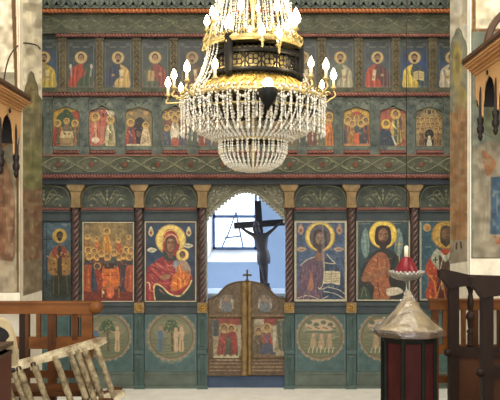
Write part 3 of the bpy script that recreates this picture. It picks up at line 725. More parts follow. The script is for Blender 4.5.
for q in ((x - 3.4, 275.1), (x + 3.4, 275.1), (x, 270.6)): mb.ball(P(*q, -.022), .012, 6)
mb.ball(P(x, 281, -.022), .022, 8); mb.build('cross_finial', 'doorwood', L)

# ------------------------------------------------------------------ icons
def icon(c, label, Yf=-.006, outline=None, fr=None, group=None, frm='cream', fw=.8, thick=.0255):
    if outline is None and frm != 'pil2': c.blotch(.12, 1.6); age(c, .93, .9)
    o = thing('icon', label, 'icon', P((c.x0 + c.x1) / 2, c.y1, 0), group)
    panel_mesh(c, Yf, thick, outline).build('painted_board', 'paint', o)
    if fr: frame_mesh(c.x0, c.y0, c.x1, c.y1, fw, Yf - .008, Yf + thick - .001).build('frame', frm, o)
    elif outline is None: frame_mesh(c.x0, c.y0, c.x1, c.y1, fw, Yf - .006, Yf + thick - .001).build('frame', frm, o)
    else:
        mb = MB(); mb.tube([P(x, y, Yf - .002) for x, y in outline], .007, 5, closed=True); mb.build('frame', frm, o)
    return o

# --- half-length figures
G1 = 'icons of single haloed figures in the upper row'
def apostle(x, bg, robe, mantle, beard, hair, item, label, halo=(196, 168, 108), bg0=(58, 66, 68), flip=1, young=False):
    c = Canvas(x - 13.6, 40.6, x + 13.6, 87.4, bg0, 2.6)
    c.grad(44, 62, bg); c.blotch(.1, 5)
    c.line([(x - 8, 47), (x - 2, 47)], 1, (150, 146, 126), .6); c.line([(x + 2, 47), (x + 8, 47)], 1, (150, 146, 126), .6)
    c.ell(x - 10, 44.5, 2.2, 1.6, (104, 108, 98), .7); c.ell(x + 10, 44.5, 2.2, 1.6, (104, 108, 98), .7)
    f = flip
    c.poly([(x - 11.5, 87.5), (x - 11.5, 78), (x - 10, 70), (x - 4, 65), (x, 64), (x + 4, 65), (x + 10, 70), (x + 11.5, 78), (x + 11.5, 87.5)], robe, sm=True)
    c.poly([(x + f * 2, 64.5), (x + f * 10, 69.5), (x + f * 11.5, 78), (x + f * 11, 87.5), (x - f * 4, 87.5), (x - f * 2, 80), (x + f * 4, 74)], mantle, sm=True)
    dk = tuple(v * .62 for v in robe); lt = tuple(min(255, v * 1.35 + 10) for v in robe); mk = tuple(v * .62 for v in mantle); ml = tuple(min(255, v * 1.35 + 10) for v in mantle)
    for k in range(4): c.line([(x - f * (3 + k * 2.2), 67 + k), (x - f * (4.5 + k * 1.8), 78), (x - f * (3.5 + k * 2.1), 87)], .7, (dk, lt)[k % 2], .8)
    for k in range(4): c.line([(x + f * (3 + k * 2.2), 68 + k), (x + f * (1 + k * 2.4), 78), (x + f * (0 + k * 2.9), 87)], .7, (mk, ml)[k % 2], .8)
    head(c, x, 57.6, 3.3, halo, hair, SKIN, beard, 1.85)
    if item == 'scroll':
        c.poly([(x + f * 1, 70), (x + f * 4, 69), (x + f * 5.5, 80), (x + f * 2.6, 81)], (206, 190, 148)); c.ell(x + f * 4, 77, 1.7, 1.4, SKIN); c.ell(x - f * 5, 75, 1.6, 1.5, SKIN)
    elif item == 'book':
        c.poly([(x + f * .5, 71), (x + f * 7, 70), (x + f * 7.6, 80), (x + f * 1, 81)], (184, 152, 96)); c.line([(x + f * 4, 71), (x + f * 4.4, 80)], .7, (112, 66, 46)); c.ell(x + f * 6, 80, 1.8, 1.3, SKIN); c.ell(x - f * 5, 74, 1.6, 1.7, SKIN)
    elif item == 'open':
        c.poly([(x - 1, 72), (x + 4, 70.4), (x + 9.4, 72), (x + 9.4, 81), (x + 4, 79.4), (x - 1, 81)], (206, 186, 126)); c.line([(x + 4, 70.6), (x + 4, 79.4)], .6, (120, 90, 60))
        for k in range(3): c.line([(x, 73.6 + k * 2), (x + 3, 73 + k * 2)], .4, (120, 90, 60)); c.line([(x + 5, 73 + k * 2), (x + 8.4, 73.6 + k * 2)], .4, (120, 90, 60))
    elif item == 'hands':
        c.ell(x - 10.4, 66.5, 1.3, 2.6, (198, 180, 156)); c.ell(x + 10.4, 66.5, 1.3, 2.6, (198, 180, 156)); c.line([(x - 10.2, 69), (x - 9.4, 76)], 1.6, (150, 150, 140)); c.line([(x + 10.2, 69), (x + 9.4, 76)], 1.6, (150, 150, 140))
    c.blotch(.09, 2.2); age(c, .88, .82); c.frame(.55, (150, 140, 112), .9, .55)
    return icon(c, label, group=G1, frm='pil2', fw=.9)
apostle(44, (66, 88, 120), (154, 138, 92), (196, 170, 66), True, (70, 54, 42), 'scroll', 'upper-row icon of bearded figure in yellow drape, cut off by the left pillar')
apostle(UP[1], (64, 74, 78), (172, 66, 48), (70, 84, 62), False, (54, 40, 30), 'hands', 'upper-row icon of beardless figure in red robe with both palms raised')
apostle(UP[2], (66, 74, 76), (50, 60, 84), (196, 160, 90), True, (70, 54, 40), 'scroll', 'upper-row icon of bearded figure in dark blue robe with tan drape', flip=1)
apostle(UP[3], (70, 78, 74), (142, 66, 56), (84, 92, 72), False, (54, 40, 32), 'book', 'upper-row icon of figure in red cloak over green tunic, left of the chandelier candles', flip=-1)
apostle(UP[4], (62, 66, 62), (96, 88, 68), (110, 76, 58), True, (80, 66, 52), 'scroll', 'dim upper-row icon of elderly figure between the chandelier and its left candles', halo=(164, 140, 96))
apostle(UP[5], (62, 68, 74), (120, 64, 56), (84, 90, 110), True, (60, 46, 36), 'book', 'upper-row icon of figure with blue mantle behind left of the chandelier crown')
apostle(UP[6], (62, 68, 74), (74, 70, 104), (128, 54, 50), True, (60, 44, 36), 'book', 'upper-row icon of figure with dark red mantle behind middle of the chandelier crown')
apostle(UP[7], (74, 78, 72), (92, 100, 78), (120, 98, 70), True, (96, 84, 70), 'scroll', 'upper-row icon of figure in olive robe just right of the chandelier crown', halo=(180, 156, 100))
apostle(UP[8], (88, 96, 92), (106, 116, 92), (168, 162, 132), True, (72, 56, 42), 'scroll', 'upper-row icon of bearded figure in pale green-white robe beside right candles', halo=(196, 166, 96))
apostle(UP[9], (74, 84, 92), (98, 62, 58), (182, 72, 46), True, (60, 44, 34), 'scroll', 'upper-row icon of bearded figure in red mantle holding gold scroll', flip=-1)
apostle(UP[10], (44, 66, 118), (62, 76, 84), (216, 182, 62), True, (48, 36, 28), 'open', 'upper-row icon of figure in yellow drape with open book on bright blue', flip=-1)
apostle(UP[11], (58, 78, 104), (72, 84, 112), (190, 178, 158), True, (70, 56, 46), 'scroll', 'upper-row icon of blue-robed figure with white scroll, cut off by the right pillar', flip=-1)

# --- scenes under arches
G2 = 'arched icons of scenes in the middle row'
def arch_outline(x, og):
    top = [(x - 13.2, 113.6), (x - 12, 110.6), (x - 7, 108.8), (x, 107.4), (x + 7, 108.8), (x + 12, 110.6), (x + 13.2, 113.6)]
    return [(x - 13.4, 146.2), (x - 13.4, 115)] + smooth_open(top, 4) + [(x + 13.4, 115), (x + 13.4, 146.2)]
def feast(x, bg, label):
    c = Canvas(x - 13.6, 106.5, x + 13.6, 146.4, bg, 2.8); c.blotch(.12, 4); return c
def feast_done(c, x, label, og=0):
    dabs(c, 70, [(196, 150, 84), (90, 62, 46), (166, 92, 62), (70, 70, 66), (204, 176, 126), (120, 104, 74)], c.x0 + 1, c.y0 + 3, c.x1 - 1, c.y1 - 1, .55); c.blotch(.12, 2.2); c.blotch(.06, 1.2); age(c, .92, .9)
    return icon(c, label, outline=arch_outline(x, og), group=G2, frm='vine')
def bld(c, x0, y0, x1, y1, col, win=(70, 50, 40)):
    c.rect(x0, y0, x1, y1, col); c.poly([(x0 - .6, y0), ((x0 + x1) / 2, y0 - 3), (x1 + .6, y0)], tuple(v * .75 for v in col)); c.rect((x0 + x1) / 2 - .8, y0 + 3, (x0 + x1) / 2 + .8, y0 + 7, win)
x = FE[0]; c = feast(x, (146, 112, 62), ''); c.poly([(x - 14, 106), (x + 14, 106), (x + 14, 118), (x + 4, 112), (x - 4, 112), (x - 14, 122)], (190, 152, 62)); c.poly([(x - 10, 118), (x - 4, 112), (x, 109), (x + 5, 112), (x + 10, 118), (x + 6, 126), (x - 7, 126)], (58, 82, 56), sm=True); c.poly([(x + 5, 112), (x + 14, 110), (x + 14, 120), (x + 10, 119)], (170, 62, 44)); c.poly([(x - 14, 112), (x - 8, 112), (x - 11, 124), (x - 14, 124)], (186, 150, 58))
fig(c, x - 8.5, 121, 24, (168, 62, 46), (82, 96, 72), w=5); fig(c, x + .6, 119, 20, (84, 104, 84), (150, 70, 52), w=4.6); fig(c, x + 9, 121, 24, (76, 88, 78), (150, 100, 70), w=4.6); c.poly([(x - 5, 131), (x + 6.5, 131), (x + 8, 138), (x - 6.5, 138)], (196, 178, 134)); c.rect(x - 6, 138, x + 7.4, 146, (150, 126, 88)); c.ell(x - 1, 134, 1.3, .8, (120, 84, 56)); c.ell(x + 3, 134, 1.3, .8, (120, 84, 56))
feast_done(c, x, 'arched icon of haloed figures at a table under a green canopy')
x = FE[1]; c = feast(x, (120, 96, 80), ''); bld(c, x - 13, 112, x - 3, 132, (192, 116, 94)); bld(c, x - 2, 110, x + 4, 128, (176, 84, 72)); c.rect(x + 4, 108, x + 14, 134, (86, 94, 88)); c.ell(x + 9, 113, 4, 3, (196, 190, 164))
fig(c, x - 7, 114, 30, (196, 94, 80), (200, 168, 130), w=4.6); fig(c, x + 8, 117, 28, (190, 180, 140), (126, 132, 92), w=5); c.rect(x - 2, 126, x + 2, 144, (196, 120, 100)); c.ell(x - 7, 140, 4, 3, (212, 196, 170)); c.line([(x + 4, 110), (x + 9, 118)], 1, (220, 210, 180)); c.line([(x + 3, 140), (x + 12, 144)], 1.6, (176, 150, 100))
feast_done(c, x, 'arched icon of pink building with a pale winged figure at right', 1)
x = FE[2]; c = feast(x, (142, 124, 84), ''); c.poly([(x - 14, 146), (x - 14, 122), (x - 6, 110), (x + 2, 107), (x + 9, 112), (x + 14, 124), (x + 14, 146)], (128, 112, 76), sm=True); c.poly([(x - 5, 142), (x - 5, 124), (x + 1, 117), (x + 7, 124), (x + 6, 142)], (44, 38, 34), sm=True)
fig(c, x - 8, 120, 26, (156, 62, 52), (70, 70, 90), w=5); fig(c, x + 7, 123, 22, (200, 178, 142), None, w=4.6); c.poly([(x - 12, 144), (x + 12, 144), (x + 12, 147), (x - 12, 147)], (196, 184, 150)); c.ell(x - 8, 113, 2.4, 2, (180, 140, 84)); c.ell(x + 7, 113, 2.4, 2, (180, 140, 84)); c.ell(x, 134, 2.2, 3.2, (120, 84, 60))
feast_done(c, x, 'arched icon of two figures beside a black cave mouth')
x = FE[3]; c = feast(x, (126, 104, 76), ''); 
for k in range(7): fig(c, x - 11 + k * 3.7, 112 + (k % 2) * 2, 24, random.choice([(122, 74, 60), (92, 88, 74), (150, 116, 76)]), w=2.6)
fig(c, x, 116, 26, (196, 188, 164), (150, 140, 120), w=5); fig(c, x - 8, 126, 20, (72, 84, 104), w=4.4); fig(c, x + 8, 126, 20, (84, 80, 96), w=4.4); c.poly([(x - 3, 138), (x + 3, 138), (x + 4, 146), (x - 4, 146)], (164, 74, 56)); c.ell(x, 133, 3, 5, (214, 206, 186))
feast_done(c, x, 'arched icon of a white-clad figure amid a crowd, beside left crystal fringe', 1)
for k, lab in ((4, 'arched icon behind the left edge of the crystal basket'), (5, 'arched icon hidden behind the middle of the crystal basket'), (6, 'arched icon behind the right part of the crystal basket')):
    x = FE[k]; c = feast(x, (130, 106, 76), ''); bld(c, x - 12, 114, x - 5, 130, (150, 110, 84)); bld(c, x + 5, 114, x + 12, 130, (150, 110, 84))
    for dx, rb in ((-8, (140, 64, 52)), (0, (84, 92, 108)), (8, (120, 104, 72))): fig(c, x + dx, 118, 27, rb, w=4.4)
    feast_done(c, x, lab, k % 2)
x = FE[7]; c = feast(x, (104, 106, 92), ''); c.poly([(x - 14, 146), (x - 14, 128), (x - 4, 118), (x + 4, 126), (x + 14, 122), (x + 14, 146)], (84, 92, 70), sm=True); fig(c, x - 8, 118, 26, (120, 72, 58), w=4.6)
for dx, y, rb in ((4, 117, (196, 86, 44)), (9, 114, (204, 116, 50)), (1, 126, (96, 104, 80))): fig(c, x + dx, y, 146 - y, rb, w=4)
feast_done(c, x, 'arched icon of orange-robed figures on green hill, right of crystal fringe', 1)
x = FE[8]; c = feast(x, (130, 96, 58), '')
for k in range(9):
    a = PI * k / 8; c.ell(x + 10.5 * math.cos(a), 116 - 5.4 * math.sin(a), 2.5, 2.3, (210, 172, 70)); c.ring(x + 10.5 * math.cos(a), 116 - 5.4 * math.sin(a), 1.5, .5, (140, 96, 40))
c.ell(x, 114, 3.6, 3, (184, 76, 52)); fig(c, x, 116, 20, (70, 76, 84), w=4.6); fig(c, x - 9, 118, 27, (74, 76, 84), (170, 96, 54), w=4.4); fig(c, x + 9, 118, 27, (142, 72, 50), (60, 62, 72), w=4.4); fig(c, x - 4.4, 121, 25, (160, 116, 62), w=3.4); fig(c, x + 4.4, 121, 25, (60, 66, 76), w=3.4); c.poly([(x - 2, 133), (x + 2, 133), (x + 2.8, 146), (x - 2.8, 146)], (206, 92, 46)); c.rect(x - 13, 143.6, x + 13, 147, (184, 120, 70))
feast_done(c, x, 'arched icon ringed on top with curly golden clouds above dark figures')
x = FE[9]; c = feast(x, (150, 74, 58), ''); c.rect(x + 3, 108, x + 8, 132, (70, 62, 58)); c.poly([(x - 14, 112), (x - 4, 108), (x - 2, 120), (x - 14, 124)], (164, 84, 66)); fig(c, x + 2.6, 111, 32, (184, 160, 92), (72, 84, 74), w=5.4); c.rect(x + 9, 114, x + 14, 140, (150, 118, 72))
c.poly([(x - 13, 145), (x - 13, 132), (x - 8, 128), (x - 2, 133), (x + 2, 145)], (46, 60, 78), sm=True); head(c, x - 7, 124, 2.6, (214, 178, 70)); c.line([(x - 1, 136), (x + 3, 145)], 1.4, (200, 196, 180)); c.line([(x + 6, 124), (x + 7, 144)], 1, (60, 70, 66))
feast_done(c, x, 'arched icon of dark-blue kneeling figure before standing yellow-robed one on red', 1)
x = FE[10]; c = feast(x, (118, 106, 80), ''); c.rect(x - 6, 108, x + 6, 122, (168, 150, 112)); c.rect(x - 8, 112, x + 8, 124, (158, 138, 102)); c.rect(x - 1.6, 110, x + 1.6, 114, (74, 58, 46)); c.rect(x - 4.6, 110.4, x - 3, 113, (84, 66, 52)); c.rect(x + 3, 110.4, x + 4.6, 113, (84, 66, 52))
for r in range(3):
    for k in range(6): 
        xx = x - 11.5 + k * 4.6 + (r % 2); yy = 118 + r * 5
        if not (abs(xx - x) < 3.6 and yy > 124): fig(c, xx, yy, 20, random.choice([(146, 112, 76), (126, 104, 74), (150, 132, 96), (116, 84, 62)]), w=2.8, halo=(176, 150, 96))
c.poly([(x - 4.6, 146), (x - 4.6, 134), (x - 3, 130), (x, 128.4), (x + 3, 130), (x + 4.6, 134), (x + 4.6, 146)], (44, 44, 42)); c.ell(x, 137, 1.3, 1.5, (214, 206, 186)); c.poly([(x - 2.4, 146), (x - 1.4, 139), (x + 1.4, 139), (x + 2.4, 146)], (206, 200, 182), sm=True); c.ring(x, 134, 5.2, .7, (180, 158, 112))
feast_done(c, x, 'arched icon of crowd before pale building, small white figure in dark doorway', 1)

# --- large icons
def T(x0, y0, k):
    return lambda *pts: [(x0 + u / k, y0 + v / k) for u, v in pts]
# bishop with cross staff
c = Canvas(43.5, 222.5, 70.8, 301, (74, 98, 118), 2.6); c.grad(222, 300, (62, 84, 100)); c.blotch(.14, 5); c.rect(43, 280, 71, 301, (58, 64, 56), .6); q = T(38, 215, 4.43)
c.line(q((38, 65), (38, 320)), .8, (44, 42, 46), sm=False); c.line(q((22, 108), (62, 106)), .9, (44, 42, 46), sm=False)
c.poly(q((70, 240), (130, 240), (146, 355), (60, 355)), (54, 60, 46), sm=True); c.poly(q((66, 150), (96, 132), (126, 150), (146, 190), (140, 262), (54, 262), (46, 190)), (150, 112, 64), sm=True)
c.poly(q((62, 158), (84, 138), (92, 180), (72, 190)), (146, 70, 60), sm=True); c.poly(q((128, 158), (108, 138), (100, 180), (120, 190)), (146, 70, 60), sm=True); c.poly(q((88, 135), (104, 135), (108, 300), (84, 300)), (66, 54, 42))
for k in range(26): c.ell(*q((random.uniform(58, 138), random.uniform(165, 255)))[0], .9, .9, random.choice([(188, 150, 82), (92, 62, 42), (178, 134, 70)]))
for k in range(10): c.line(q((70 + k * 7, 268), (68 + k * 8, 350)), .7, random.choice([(84, 88, 64), (38, 42, 36), (104, 92, 60)]))
head(c, *q((96, 92))[0], 3.6, (190, 160, 78), (48, 36, 30), DARKSKIN, True, 2.0); c.line(q((50, 190), (40, 182)), 1.2, SKIN); c.line(q((56, 44), (70, 44)), .8, (170, 170, 160), .6); c.line(q((108, 44), (128, 44)), .8, (170, 170, 160), .6)
c.blotch(.08, 2.4); icon(c, 'narrow icon of full-length bearded figure in gold vestments beside cross staff', frm='darkfillet')
# crowded assembly
c = Canvas(83.3, 222.8, 133, 301, (142, 122, 80), 2.6); c.blotch(.1, 5); q = T(78, 215, 4.45)
c.grad(280, 290, (120, 52, 40)); c.rect(83, 286, 133, 301, (118, 50, 38)); c.rect(83, 223, 90, 246, (112, 100, 76)); c.rect(127, 223, 133, 246, (112, 100, 76)); c.poly(q((24, 60), (50, 45), (60, 100), (24, 110)), (150, 130, 92), sm=True, al=.7)
fig(c, *q((128, 62))[0], 25, (206, 150, 62), (186, 116, 52), w=4.4)
for u, v, rb in ((85, 100, (178, 104, 56)), (180, 105, (176, 96, 56)), (42, 90, (150, 108, 66)), (226, 92, (150, 120, 80))): fig(c, *q((u, v))[0], 17, rb, w=3.4, halo=(210, 172, 92))
for u, v in ((45, 160), (72, 165), (50, 188), (85, 190), (215, 160), (236, 162), (180, 190), (205, 185), (228, 190), (130, 190), (105, 175), (160, 172)):
    fig(c, *q((u, v - 14))[0], 24, random.choice([(64, 58, 66), (84, 60, 54), (72, 76, 74), (52, 56, 70)]), w=4, halo=(206, 164, 88))
for u, w_, rb in ((46, 26, (168, 84, 44)), (72, 14, (60, 64, 84)), (210, 18, (64, 56, 72)), (232, 22, (170, 82, 52)), (188, 14, (72, 52, 58))): c.poly(q((u - w_, 330), (u - w_ * .8, 235), (u, 222), (u + w_ * .8, 235), (u + w_, 330)), rb, sm=True); c.line(q((u, 240), (u + 3, 325)), .8, tuple(v * 1.4 for v in rb), .7); c.line(q((u - w_ * .4, 245), (u - w_ * .5, 325)), .8, tuple(v * .6 for v in rb), .7)
c.poly(q((110, 318), (108, 240), (120, 226), (168, 226), (182, 245), (180, 320)), (204, 106, 48), sm=True); c.poly(q((125, 218), (165, 216), (168, 236), (120, 238)), (60, 44, 42), sm=True); c.line(q((112, 270), (178, 268)), 1.1, (160, 66, 36)); c.line(q((144, 240), (144, 318)), 1.1, (222, 140, 70))
c.ring(*q((86, 228))[0], 3.2, 1, (206, 160, 80)); c.poly(q((75, 245), (100, 250), (110, 300), (95, 340), (84, 300)), (150, 60, 42), sm=True); c.poly(q((112, 318), (180, 318), (186, 330), (106, 330)), (150, 96, 62)); c.line(q((108, 330), (108, 365)), .9, (190, 150, 90)); c.line(q((182, 330), (182, 365)), .9, (190, 150, 90)); c.poly(q((125, 330), (155, 322), (160, 355), (140, 370)), (214, 108, 72), sm=True); c.ell(*q((112, 345))[0], 1.2, 1.6, (220, 206, 180))
dabs(c, 90, [(60, 46, 42), (176, 132, 76), (110, 60, 44), (84, 74, 66), (206, 160, 96)], 84, 240, 132, 299, .55); c.blotch(.12, 2.2); age(c, 1.0, 1.0); icon(c, 'large icon of a crowd of haloed figures around an orange altar')
# mother and child
BL = (38, 62, 92)
c = Canvas(145.6, 222.3, 195.4, 301, BL, 3); c.blotch(.16, 6); q = T(142, 215, 4.45)
for u in (40, 208): c.poly(q((u, 50), (u + 12, 80), (u, 96), (u - 12, 80)), (210, 196, 150), sm=True); c.ell(*q((u, 79))[0], 1.3, 1.6, (150, 76, 52))
for u, v in ((45, 156), (206, 137)): c.poly(q((u - 22, v), (u - 8, v - 11), (u + 8, v - 9), (u + 22, v - 1), (u + 6, v + 10), (u - 10, v + 9)), (206, 200, 172), sm=True); c.line(q((u - 10, v), (u + 10, v)), .7, (96, 88, 70))
YE = (240, 214, 118); hx, hy = q((128, 110))[0]; c.ell(hx, hy, 15.2, 15.2, YE); c.ring(hx, hy, 14.6, .6, (170, 120, 50))
RD = (152, 46, 50); RL = (198, 96, 84); GR = (34, 54, 52)
c.poly(q((22, 386), (22, 250), (40, 222), (75, 195), (100, 180), (130, 196), (155, 190), (175, 215), (215, 255), (225, 300), (215, 386)), RD, sm=True)
c.poly(q((62, 386), (60, 320), (85, 320), (120, 352), (165, 362), (205, 325), (222, 290), (238, 300), (238, 386)), GR, sm=True)
c.poly(q((90, 150), (92, 95), (112, 66), (140, 66), (162, 92), (168, 130), (160, 165), (150, 195), (130, 205), (104, 195)), RD, sm=True); c.line(q((92, 150), (94, 98), (112, 72), (140, 70), (160, 95), (164, 128)), 1, (222, 180, 90)); c.line(q((98, 92), (128, 82), (158, 100)), 1.1, RL)
c.poly(q((104, 150), (104, 112), (118, 98), (140, 98), (152, 118), (150, 145), (140, 165), (126, 172), (112, 165)), (80, 58, 44), sm=True); c.poly(q((112, 150), (112, 118), (124, 106), (140, 108), (148, 124), (144, 148), (132, 164), (120, 162)), (146, 104, 72), sm=True)
c.poly(q((106, 165), (126, 172), (140, 168), (132, 190), (118, 192)), (110, 78, 56), sm=True); c.poly(q((96, 160), (112, 172), (120, 192), (134, 194), (140, 180), (160, 190), (140, 204), (112, 202), (92, 185)), (40, 62, 60), sm=True)
for u in (121, 138): c.ell(*q((u, 124))[0], .95, .5, (30, 22, 20)); c.line(q((u - 6, 118), (u + 6, 117)), .5, (52, 34, 26))
c.line(q((131, 124), (134, 142), (129, 145)), .6, (88, 58, 42)); c.line(q((124, 153), (136, 153)), .8, (140, 52, 48))
for pts in (((60, 215), (90, 235), (120, 245), (140, 235)), ((40, 235), (70, 265), (110, 280)), ((35, 265), (60, 295), (100, 305), (125, 300)), ((100, 200), (120, 225), (150, 220)), ((30, 300), (50, 320))): c.line(q(*pts), 1.1, RL, .8)
for pts in (((50, 230), (85, 255), (125, 262)), ((40, 250), (65, 282), (105, 294)), ((70, 205), (100, 222))): c.line(q(*pts), .9, (104, 28, 36), .8)
c.line(q((60, 386), (52, 340), (60, 308), (88, 318), (122, 350), (168, 360), (206, 322), (220, 292)), 1.5, (226, 200, 140)); c.line(q((22, 300), (34, 310), (36, 386)), 1.2, (226, 200, 140)); c.poly(q((26, 330), (50, 325), (56, 386), (26, 386)), (166, 58, 54), al=.8)
for _ in range(46):
    u, v = random.uniform(30, 130), random.uniform(205, 340); c.line(q((u, v), (u + random.uniform(10, 24), v + random.uniform(4, 18))), .7, random.choice([(206, 112, 98), (112, 30, 38), (226, 156, 132), (176, 70, 66)]), .7)
c.line(q((98, 116), (106, 98), (124, 88), (142, 90), (154, 104), (158, 122)), 1.0, (226, 196, 136), .9)
for _ in range(14):
    u, v = random.uniform(75, 230), random.uniform(335, 380); c.line(q((u, v), (u + 14, v + 6)), .6, random.choice([(60, 88, 84), (20, 34, 34)]), .7)
c.ell(*q((144, 134))[0], 1.3, 4.2, (100, 68, 48), .7); c.ell(*q((118, 138))[0], 1.2, 2, (178, 132, 94), .7); c.ell(*q((126, 112))[0], 2.2, 1.2, (178, 132, 94), .6)
c.poly(q((85, 270), (112, 262), (128, 268), (122, 282), (98, 288), (82, 284)), (150, 106, 74), sm=True)
kx, ky = q((180, 178))[0]; c.ell(kx, ky, 6.5, 6.5, (236, 206, 120)); c.ring(kx, ky, 6.3, .6, (170, 120, 50))
OR = (214, 112, 44)
c.poly(q((150, 225), (165, 205), (195, 205), (215, 235), (212, 275), (175, 280), (150, 260)), (168, 142, 128), sm=True); c.poly(q((128, 325), (136, 275), (160, 250), (205, 255), (212, 290), (196, 315), (160, 335), (138, 338)), OR, sm=True); c.poly(q((155, 225), (170, 215), (180, 260), (160, 275)), OR, sm=True)
for pts in (((150, 275), (170, 290), (172, 325)), ((140, 300), (160, 310)), ((185, 265), (190, 310)), ((165, 222), (172, 255))): c.line(q(*pts), .9, (246, 170, 80))
for pts in (((160, 285), (158, 330)), ((198, 270), (180, 300))): c.line(q(*pts), .8, (150, 62, 30))
c.ell(kx, ky - .4, 2.9, 3.5, (64, 42, 30)); c.ell(kx, ky + .3, 2.1, 2.8, (140, 98, 68)); c.ell(kx - .8, ky, .35, .25, (30, 22, 20)); c.ell(kx + .8, ky, .35, .25, (30, 22, 20)); c.poly(q((140, 208), (160, 200), (166, 222), (148, 235), (138, 226)), (132, 150, 164), sm=True, al=.9); c.ell(*q((205, 255))[0], 1.5, 2, (150, 106, 74)); c.ell(*q((135, 335))[0], 1.6, 1, (150, 106, 74))
c.blotch(.07, 2.5); c.frame(.6, (110, 60, 46), .2); icon(c, 'large icon of a red-veiled haloed woman holding an orange-robed child')
# blessing figure with an open book, worn
c = Canvas(295.2, 221.5, 346, 300.6, (62, 84, 122), 3); c.blotch(.2, 6); c.blotch(.4, 3.5, (104, 118, 140), .6); q = T(290, 215, 4.45)
for u in (48, 220): c.poly(q((u, 38), (u + 14, 68), (u, 88), (u - 14, 68)), (190, 150, 116), sm=True, al=.9); c.ell(*q((u, 70))[0], 1.4, 1.7, (140, 86, 74))
for u, v in ((52, 153), (218, 153)): c.poly(q((u - 24, v), (u - 4, v - 12), (u + 22, v - 2), (u, v + 11)), (190, 156, 122), sm=True, al=.9); c.line(q((u - 12, v), (u + 12, v)), .7, (120, 84, 74))
c.poly(q((36, 330), (45, 240), (75, 205), (110, 185), (155, 182), (190, 205), (225, 250), (240, 330), (236, 378), (30, 378)), (96, 76, 98), sm=True); c.poly(q((150, 186), (190, 205), (235, 270), (242, 378), (140, 378), (146, 280)), (48, 64, 92), sm=True)
hx, hy = q((134, 96))[0]; c.ell(hx, hy, 15, 15, (224, 200, 96)); c.ring(hx, hy, 14.4, .8, (180, 136, 60)); c.ell(hx, hy + .4, 10.6, 12.6, (86, 80, 92))
c.poly(q((118, 168), (150, 168), (154, 200), (116, 200)), (130, 92, 76), sm=True); face(c, *q((134, 112))[0], 5.4, 8, (130, 104, 90), (62, 46, 46), 1.6, 1.3)
c.poly(q((142, 60), (150, 60), (154, 180), (148, 240), (140, 180)), (140, 140, 160), sm=True, al=.5)
CR = (216, 208, 180)
for pts in (((46, 225), (75, 200), (110, 186)), ((150, 190), (152, 240), (146, 310), (130, 330)), ((165, 175), (180, 195), (200, 216), (165, 214), (150, 212)), ((35, 370), (80, 358), (130, 376)), ((120, 320), (140, 330), (172, 318)), ((150, 340), (200, 350), (245, 376)), ((165, 320), (215, 332), (242, 350)), ((140, 376), (170, 360))): c.line(q(*pts), .8, CR, .9)
for _ in range(44): 
    u, v = random.uniform(42, 140), random.uniform(215, 370); c.line(q((u, v), (u + random.uniform(-8, 8), v + 30)), .8, random.choice([(150, 108, 118), (66, 52, 80), (134, 118, 138), (120, 70, 90)]), .7)
for _ in range(26):
    u, v = random.uniform(155, 235), random.uniform(215, 370); c.line(q((u, v), (u + random.uniform(-14, 6), v + 26)), .7, random.choice([(84, 104, 134), (34, 46, 72), (120, 136, 156)]), .6)
c.poly(q((78, 330), (86, 290), (94, 275), (102, 290), (106, 318), (98, 335)), (166, 112, 92), sm=True); c.line(q((92, 280), (88, 250)), 1, (166, 112, 92)); c.line(q((98, 284), (97, 254)), 1, (166, 112, 92))
c.poly(q((154, 250), (184, 248), (182, 304), (146, 306)), (206, 196, 166)); c.poly(q((186, 248), (224, 252), (222, 312), (184, 304)), (206, 196, 166))
for k in range(6): c.line(q((156, 260 + k * 7.4), (180, 258 + k * 7.4)), .45, (110, 96, 84)); c.line(q((190, 259 + k * 7.4), (218, 262 + k * 7.4)), .45, (110, 96, 84))
c.blotch(.3, 2.4, (140, 148, 166), .7); c.frame(.9, (206, 200, 176), .2); icon(c, 'large worn blue icon of a frontal haloed figure holding an open book')
# winged bearded figure
c = Canvas(357.3, 221, 409.2, 300, (50, 72, 82), 3); c.blotch(.14, 6); q = T(353, 215, 4.45)
for s, u in ((-1, 50), (1, 208)): c.poly(q((u - s * 5, 190), (u + s * 14, 140), (u + s * 8, 80), (u - s * 8, 58), (u - s * 20, 100), (u - s * 22, 160)), (112, 140, 140), sm=True); c.line(q((u, 80), (u - s * 8, 180)), .8, (150, 170, 166), .7); c.line(q((u - s * 10, 75), (u - s * 16, 170)), .7, (76, 102, 106), .8)
hx, hy = q((134, 86))[0]; c.ell(hx, hy, 14.2, 14.2, (232, 202, 84)); c.ring(hx, hy, 13.8, .6, (160, 116, 46)); c.line(q((26, 40), (74, 38)), 1, (150, 160, 150), .6); c.line(q((180, 38), (212, 38)), 1, (150, 160, 150), .6)
c.poly(q((30, 372), (28, 280), (50, 215), (90, 165), (125, 150), (165, 155), (205, 190), (228, 260), (230, 372)), (46, 50, 46), sm=True)
c.poly(q((42, 280), (60, 225), (90, 185), (120, 165), (150, 180), (165, 225), (160, 290), (168, 330), (160, 372), (92, 372), (95, 320), (70, 295)), (158, 94, 62), sm=True)
for pts in (((75, 230), (105, 240), (135, 235)), ((95, 195), (120, 230), (125, 290)), ((100, 320), (120, 330), (140, 365)), ((140, 200), (138, 260)), ((60, 250), (90, 265), (125, 262))): c.line(q(*pts), 1.2, (196, 130, 88), .8)
for pts in (((65, 265), (100, 285), (150, 255)), ((110, 190), (108, 225)), ((110, 300), (118, 360)), ((150, 215), (152, 280))): c.line(q(*pts), 1, (98, 54, 38), .9)
c.poly(q((38, 275), (75, 262), (110, 258), (140, 232), (156, 238), (130, 272), (85, 292), (45, 296)), (150, 100, 70), sm=True)
face(c, *q((134, 96))[0], 6.0, 8.4, (140, 98, 68), (48, 32, 24), 1.75, 1.34)
